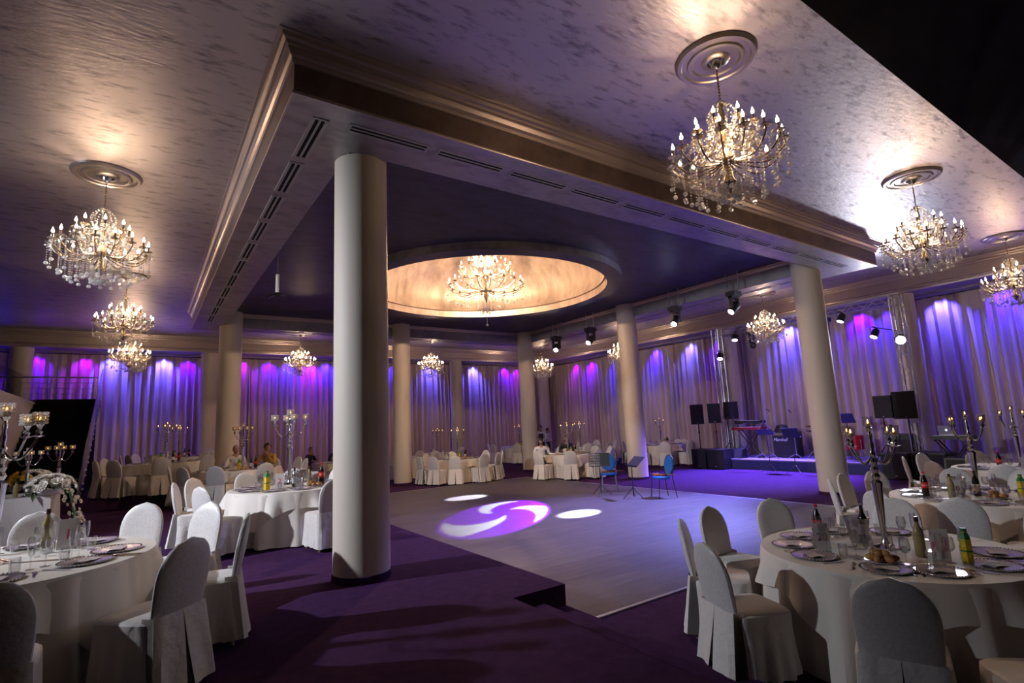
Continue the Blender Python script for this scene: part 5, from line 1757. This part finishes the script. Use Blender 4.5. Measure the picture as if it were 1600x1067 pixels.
def hand(mb, p, d, side_v):
    """palm and five unequal bent fingers at p, pointing along d; side_v points to the thumb side"""
    p, d, s_ = Vector(p), Vector(d).normalized(), Vector(side_v).normalized()
    nrm = d.cross(s_).normalized()
    s_ = nrm.cross(d)
    mb.tube([p - d * .01, p + d * .03, p + d * .075, p + d * .09], [.022, .034, .036, .026], 8)
    for k, (o_, ln) in enumerate(((.027, .062), (.009, .072), (-.009, .067), (-.026, .052))):
        b0 = p + d * .078 + s_ * o_
        mb.tube([b0, b0 + d * ln * .5 + nrm * .006, b0 + d * ln * .85 + nrm * .022, b0 + d * ln + nrm * .036], [.0095, .009, .008, .006], 6)
    t0 = p + d * .022 + s_ * .026
    mb.tube([t0, t0 + s_ * .024 + d * .022 + nrm * .006, t0 + s_ * .030 + d * .05 + nrm * .012], [.011, .010, .007], 6)

def head_mesh(hair_m, style, skin):
    b = MB()
    n, m_ = 20, 14
    def hd(i, j):
        a = 2 * PI * i / n
        t = -PI / 2 + PI * (j + .5) / m_
        x, y, z = math.cos(t) * math.cos(a), math.cos(t) * math.sin(a), math.sin(t)
        w_ = .076 * (1 - .20 * max(0, -z)) * (1 - .25 * max(0, -z) ** 3)
        dp = .094 * (1 - .10 * max(0, -z))
        yy = dp * y
        if y > .7 and abs(x) < .25 and -.35 < z < .15: yy += .017 * (1 - abs(x) / .25) * (1 - abs(z + .15) / .3 if abs(z + .15) < .3 else 0)
        if y > .6 and -.95 < z < -.62: yy += .010
        return (w_ * x, yy, .115 * z)
    b.grid(hd, n, m_, True)
    b.f.append(list(range(n - 1, -1, -1))); b.mi.append(0); b.f.append([n * (m_ - 1) + k for k in range(n)]); b.mi.append(0)
    for sx in (-1, 1):
        b.ball((sx * .077, -.008, -.005), .024, 8, 6, (.35, .75, 1.15))
    h_ = MB()
    def hr(i, j):
        a = 2 * PI * i / n
        t = PI / 2 - (PI / 2 + .25) * j / 9
        lim = 1.0
        y = math.sin(a)
        if y > .25: t = max(t, .62)          # forehead stays free
        x_, y_, z_ = math.cos(t) * math.cos(a), math.cos(t) * math.sin(a), math.sin(t)
        g_ = 1.10 + .04 * math.sin(i * 2.3 + j)
        return (.076 * x_ * g_, .096 * y_ * g_ - .006, .118 * z_ * g_ + .004)
    h_.grid(hr, n, 10, True)
    if style == 'long':
        def lg(i, j):
            a = PI * 1.0 + PI * i / 12
            u = j / 6
            r = .092 + .012 * math.sin(u * 3) + .006 * math.sin(i * 2)
            return (r * math.cos(a) * (1 + .15 * u), r * math.sin(a) * 1.05 - .012, .06 - .36 * u)
        h_.grid(lg, 13, 7)
        h_.grid(lambda i, j: tuple(Vector(lg(i, j)) * .93), 13, 7)
    if style == 'curly':
        rnd = random.Random(4)
        for k in range(60):
            a, t = rnd.random() * 6.28, rnd.uniform(.05, 1.5)
            if math.sin(a) > .35 and t < .7: continue
            h_.ball((.085 * math.cos(t) * math.cos(a), .10 * math.cos(t) * math.sin(a) - .008, .122 * math.sin(t) + .01), .026, 6, 4)
    eyes = MB()
    for sx in (-1, 1):
        eyes.ball((sx * .030, .083, .012), .0085, 6, 4, (1.3, .6, .8))
        eyes.box((sx * .030 - .018, .086, .030), (sx * .030 + .018, .092, .036))
    lips = MB(); lips.ball((0, .084, -.060), .018, 8, 4, (1.1, .5, .32))
    return b, h_.mesh('hair', hair_m), eyes.mesh('eyes', MT['eye']), lips.mesh('lips', MT['lips'])

def person(loc, face, label, pose, top, hair, style, legs='trousers', skin='skin', look=0.0, nod=0.0, vest=None, arms=None, sleeve=True):
    """origin on the floor under the pelvis, faces local +Y"""
    J = {}
    if pose == 'sit':
        hip, lean = .50, .05
        J['pelvis'] = ((0, 0, hip + .04), (.15, .11)); J['waist'] = ((0, .0 + lean * .3, hip + .20), (.13, .095)); J['chest'] = ((0, lean, hip + .40), (.155, .105)); J['collar'] = ((0, lean, hip + .51), (.13, .085)); J['neck'] = ((0, lean + .015, hip + .585), .062); J['skull'] = ((0, lean + .03, hip + .65), .062)
        for s_, q in ((-1, 'l'), (1, 'r')):
            J['hip' + q] = ((s_ * .09, .04, hip + .02), .095); J['knee' + q] = ((s_ * .12, .44, hip + .0), .062); J['ank' + q] = ((s_ * .12, .42, .09), .042); J['toe' + q] = ((s_ * .13, .56, .035), .035)
        sh, hd_z = hip + .515, hip + .735
    else:
        J['pelvis'] = ((0, 0, .95), (.145, .10)); J['waist'] = ((0, 0, 1.12), (.125, .09)); J['chest'] = ((0, 0, 1.32), (.155, .105)); J['collar'] = ((0, 0, 1.42), (.13, .085)); J['neck'] = ((0, .01, 1.495), .062); J['skull'] = ((0, .025, 1.56), .062)
        for s_, q in ((-1, 'l'), (1, 'r')):
            J['hip' + q] = ((s_ * .09, 0, .90), .095); J['knee' + q] = ((s_ * .10, .01, .50), .064); J['ank' + q] = ((s_ * .10, -.01, .09), .042); J['toe' + q] = ((s_ * .12, .15, .035), .036)
        lean, sh, hd_z = 0, 1.425, 1.63
    A = arms or {}
    E_ = [('pelvis', 'waist'), ('waist', 'chest'), ('chest', 'collar'), ('collar', 'neck'), ('neck', 'skull')]
    hands = MB()
    for s_, q in ((-1, 'l'), (1, 'r')):
        J['sho' + q] = ((s_ * .19, lean, sh), .072)
        el, wr = A.get(q, ((s_ * .25, lean - .02, sh - .28), (s_ * .16, lean + .22, sh - .34)))
        J['elb' + q] = (el, .052); J['wri' + q] = (wr, .033)
        E_ += [('collar', 'sho' + q), ('sho' + q, 'elb' + q), ('elb' + q, 'wri' + q), ('pelvis', 'hip' + q), ('hip' + q, 'knee' + q), ('knee' + q, 'ank' + q), ('ank' + q, 'toe' + q)]
        d = Vector(wr) - Vector(el)
        hands_dir = d.normalized()
        hand(hands, Vector(wr) + hands_dir * .01, hands_dir, Vector((-s_, 0, .3)))
    MI = {n_: 1 for n_ in J}
    for n_ in ('neck', 'skull', 'wril', 'wrir'): MI[n_] = 0
    if sleeve:
        MI['wril'] = MI['wrir'] = 1
    for q in 'lr':
        for n_ in ('hip', 'knee'): MI[n_ + q] = 2
        MI['ank' + q] = 2; MI['toe' + q] = 3
    MI['pelvis'] = 2
    if vest:
        MI['waist'] = MI['chest'] = 4
    ms = [MT[skin], MT[top], MT[legs], MT['black'], MT[vest or top]]
    me = limb_skin(J, E_, MI, ms)
    append_mesh(me, hands, 0)
    hb, hair_me, eyes, lips = head_mesh(MT[hair], style, MT[skin])
    Hm = Matrix.Translation((0, lean + .045, hd_z)) @ Matrix.Rotation(look, 4, 'Z') @ Matrix.Rotation(nod, 4, 'X')
    hb.v = [Hm @ p for p in hb.v]
    append_mesh(me, hb, 0)
    e = empty('person', loc, face - PI / 2); tag(e, label, 'person')
    me.name = 'body'
    obj('body', me, e)
    for nm, m_ in (('hair', hair_me), ('eyes', eyes), ('lips', lips)):
        m_.transform(Hm)
        obj(nm, m_, e)
    if vest:
        b = MB()
        zc = hd_z - .165
        for s_ in (-1, 1):
            b.add([(0, .10 + lean, zc), (s_ * .05, .105 + lean, zc + .022), (s_ * .05, .105 + lean, zc - .022)], [(0, 1, 2)])
            b.add([(0, .115 + lean, zc), (s_ * .05, .115 + lean, zc + .022), (s_ * .05, .115 + lean, zc - .022)], [(0, 1, 2)])
        b.build('bow_tie', MT['black'], e, False)
    return e
def to_cam(x, y, off=0.0):
    return math.atan2(-y, -x) + off
def toward(x, y, nm):
    (cx, cy), z_, ph = TB[nm]
    return math.atan2(cy - y, cx - x)
# two waiters
person((15.62, 20.42, LOW), to_cam(15.6, 20.4), 'waiter in white shirt, black waistcoat and bow tie standing with hands clasped', 'stand', 'shirt_white', 'hair_dark', 'short', vest='waistcoat', nod=-.15,
       arms={'l': ((-.25, .02, 1.14), (-.05, .21, .98)), 'r': ((.25, .02, 1.14), (.05, .21, .99))})
person((16.10, 20.55, LOW), to_cam(16, 20.4, 1.1), 'waiter in white shirt and dark trousers turned sideways beside a column', 'stand', 'shirt_white', 'hair_dark', 'short', look=.4,
       arms={'l': ((-.24, .03, 1.14), (-.08, .20, 1.06)), 'r': ((.24, .03, 1.14), (.08, .20, 1.06))}).scale = (.92, .92, .92)
# seated guests
x, y = 11.42, 14.98
person((x, y, LOW), to_cam(x, y, .15), 'man in a white shirt slumped on a chair with head bowed over his phone', 'sit', 'shirt_white', 'hair_dark', 'short', nod=-.55,
       arms={'r': ((.26, .04, .74), (.10, .26, .66)), 'l': ((-.30, .02, .80), (-.48, .16, .78))})
chair(x, y - .02, LOW, to_cam(x, y, .15), 'white covered chair under the man in the white shirt', 'occupied chairs')
b = MB(); b.box((-.07, -.02, -.05), (.07, .02, .12)); tag(b.build('black_folder', MT['black'], None, False, (x - .22, y - .34, LOW + .61), to_cam(x, y) - PI / 2), 'black folder held by the man in the white shirt', 'folder')
def sitter(x, y, zf, nm, label, *a, **k):
    f = toward(x, y, nm)
    e = person((x, y, zf), f, label, 'sit', *a, **k)
    chair(x, y - .0, zf, f, 'white covered chair occupied by the ' + ' '.join(label.split()[:9]), 'occupied chairs')
    return e
on_table = lambda s_: {'l': ((-.27, .12, .76), (-.08, .30, .82)), 'r': ((.27, .12, .76), (.10, .32, .82))}
sitter(13.32, 15.86, LOW, 'T3', 'woman with long dark hair in a black top', 'suit', 'hair_dark', 'long', look=-.6, arms=on_table(1), sleeve=False)
sitter(2.12, 16.78, UP, 'TC', 'grey haired man in a white shirt leaning on his elbow', 'shirt_white', 'hair_grey', 'short', look=.3, arms=on_table(1))
sitter(2.95, 16.55, UP, 'TC', 'woman with short curly dark hair in a yellow top', 'yellow_top', 'hair_dark', 'curly', look=.9, sleeve=False, arms={'l': ((-.25, .22, .80), (-.06, .20, 1.04)), 'r': ((.25, .22, .80), (.07, .19, 1.05))})
sitter(5.22, 21.55, LOW, 'TD', 'man in a dark suit resting his chin on his hand', 'suit', 'hair_dark', 'short', look=-.9, arms={'l': ((-.25, .22, .80), (-.06, .20, 1.04)), 'r': ((.27, .12, .76), (.10, .32, .82))})
sitter(6.35, 21.85, LOW, 'TD', 'man in a dark suit bending over his plate', 'suit', 'hair_dark', 'short', nod=-.4, arms=on_table(1))
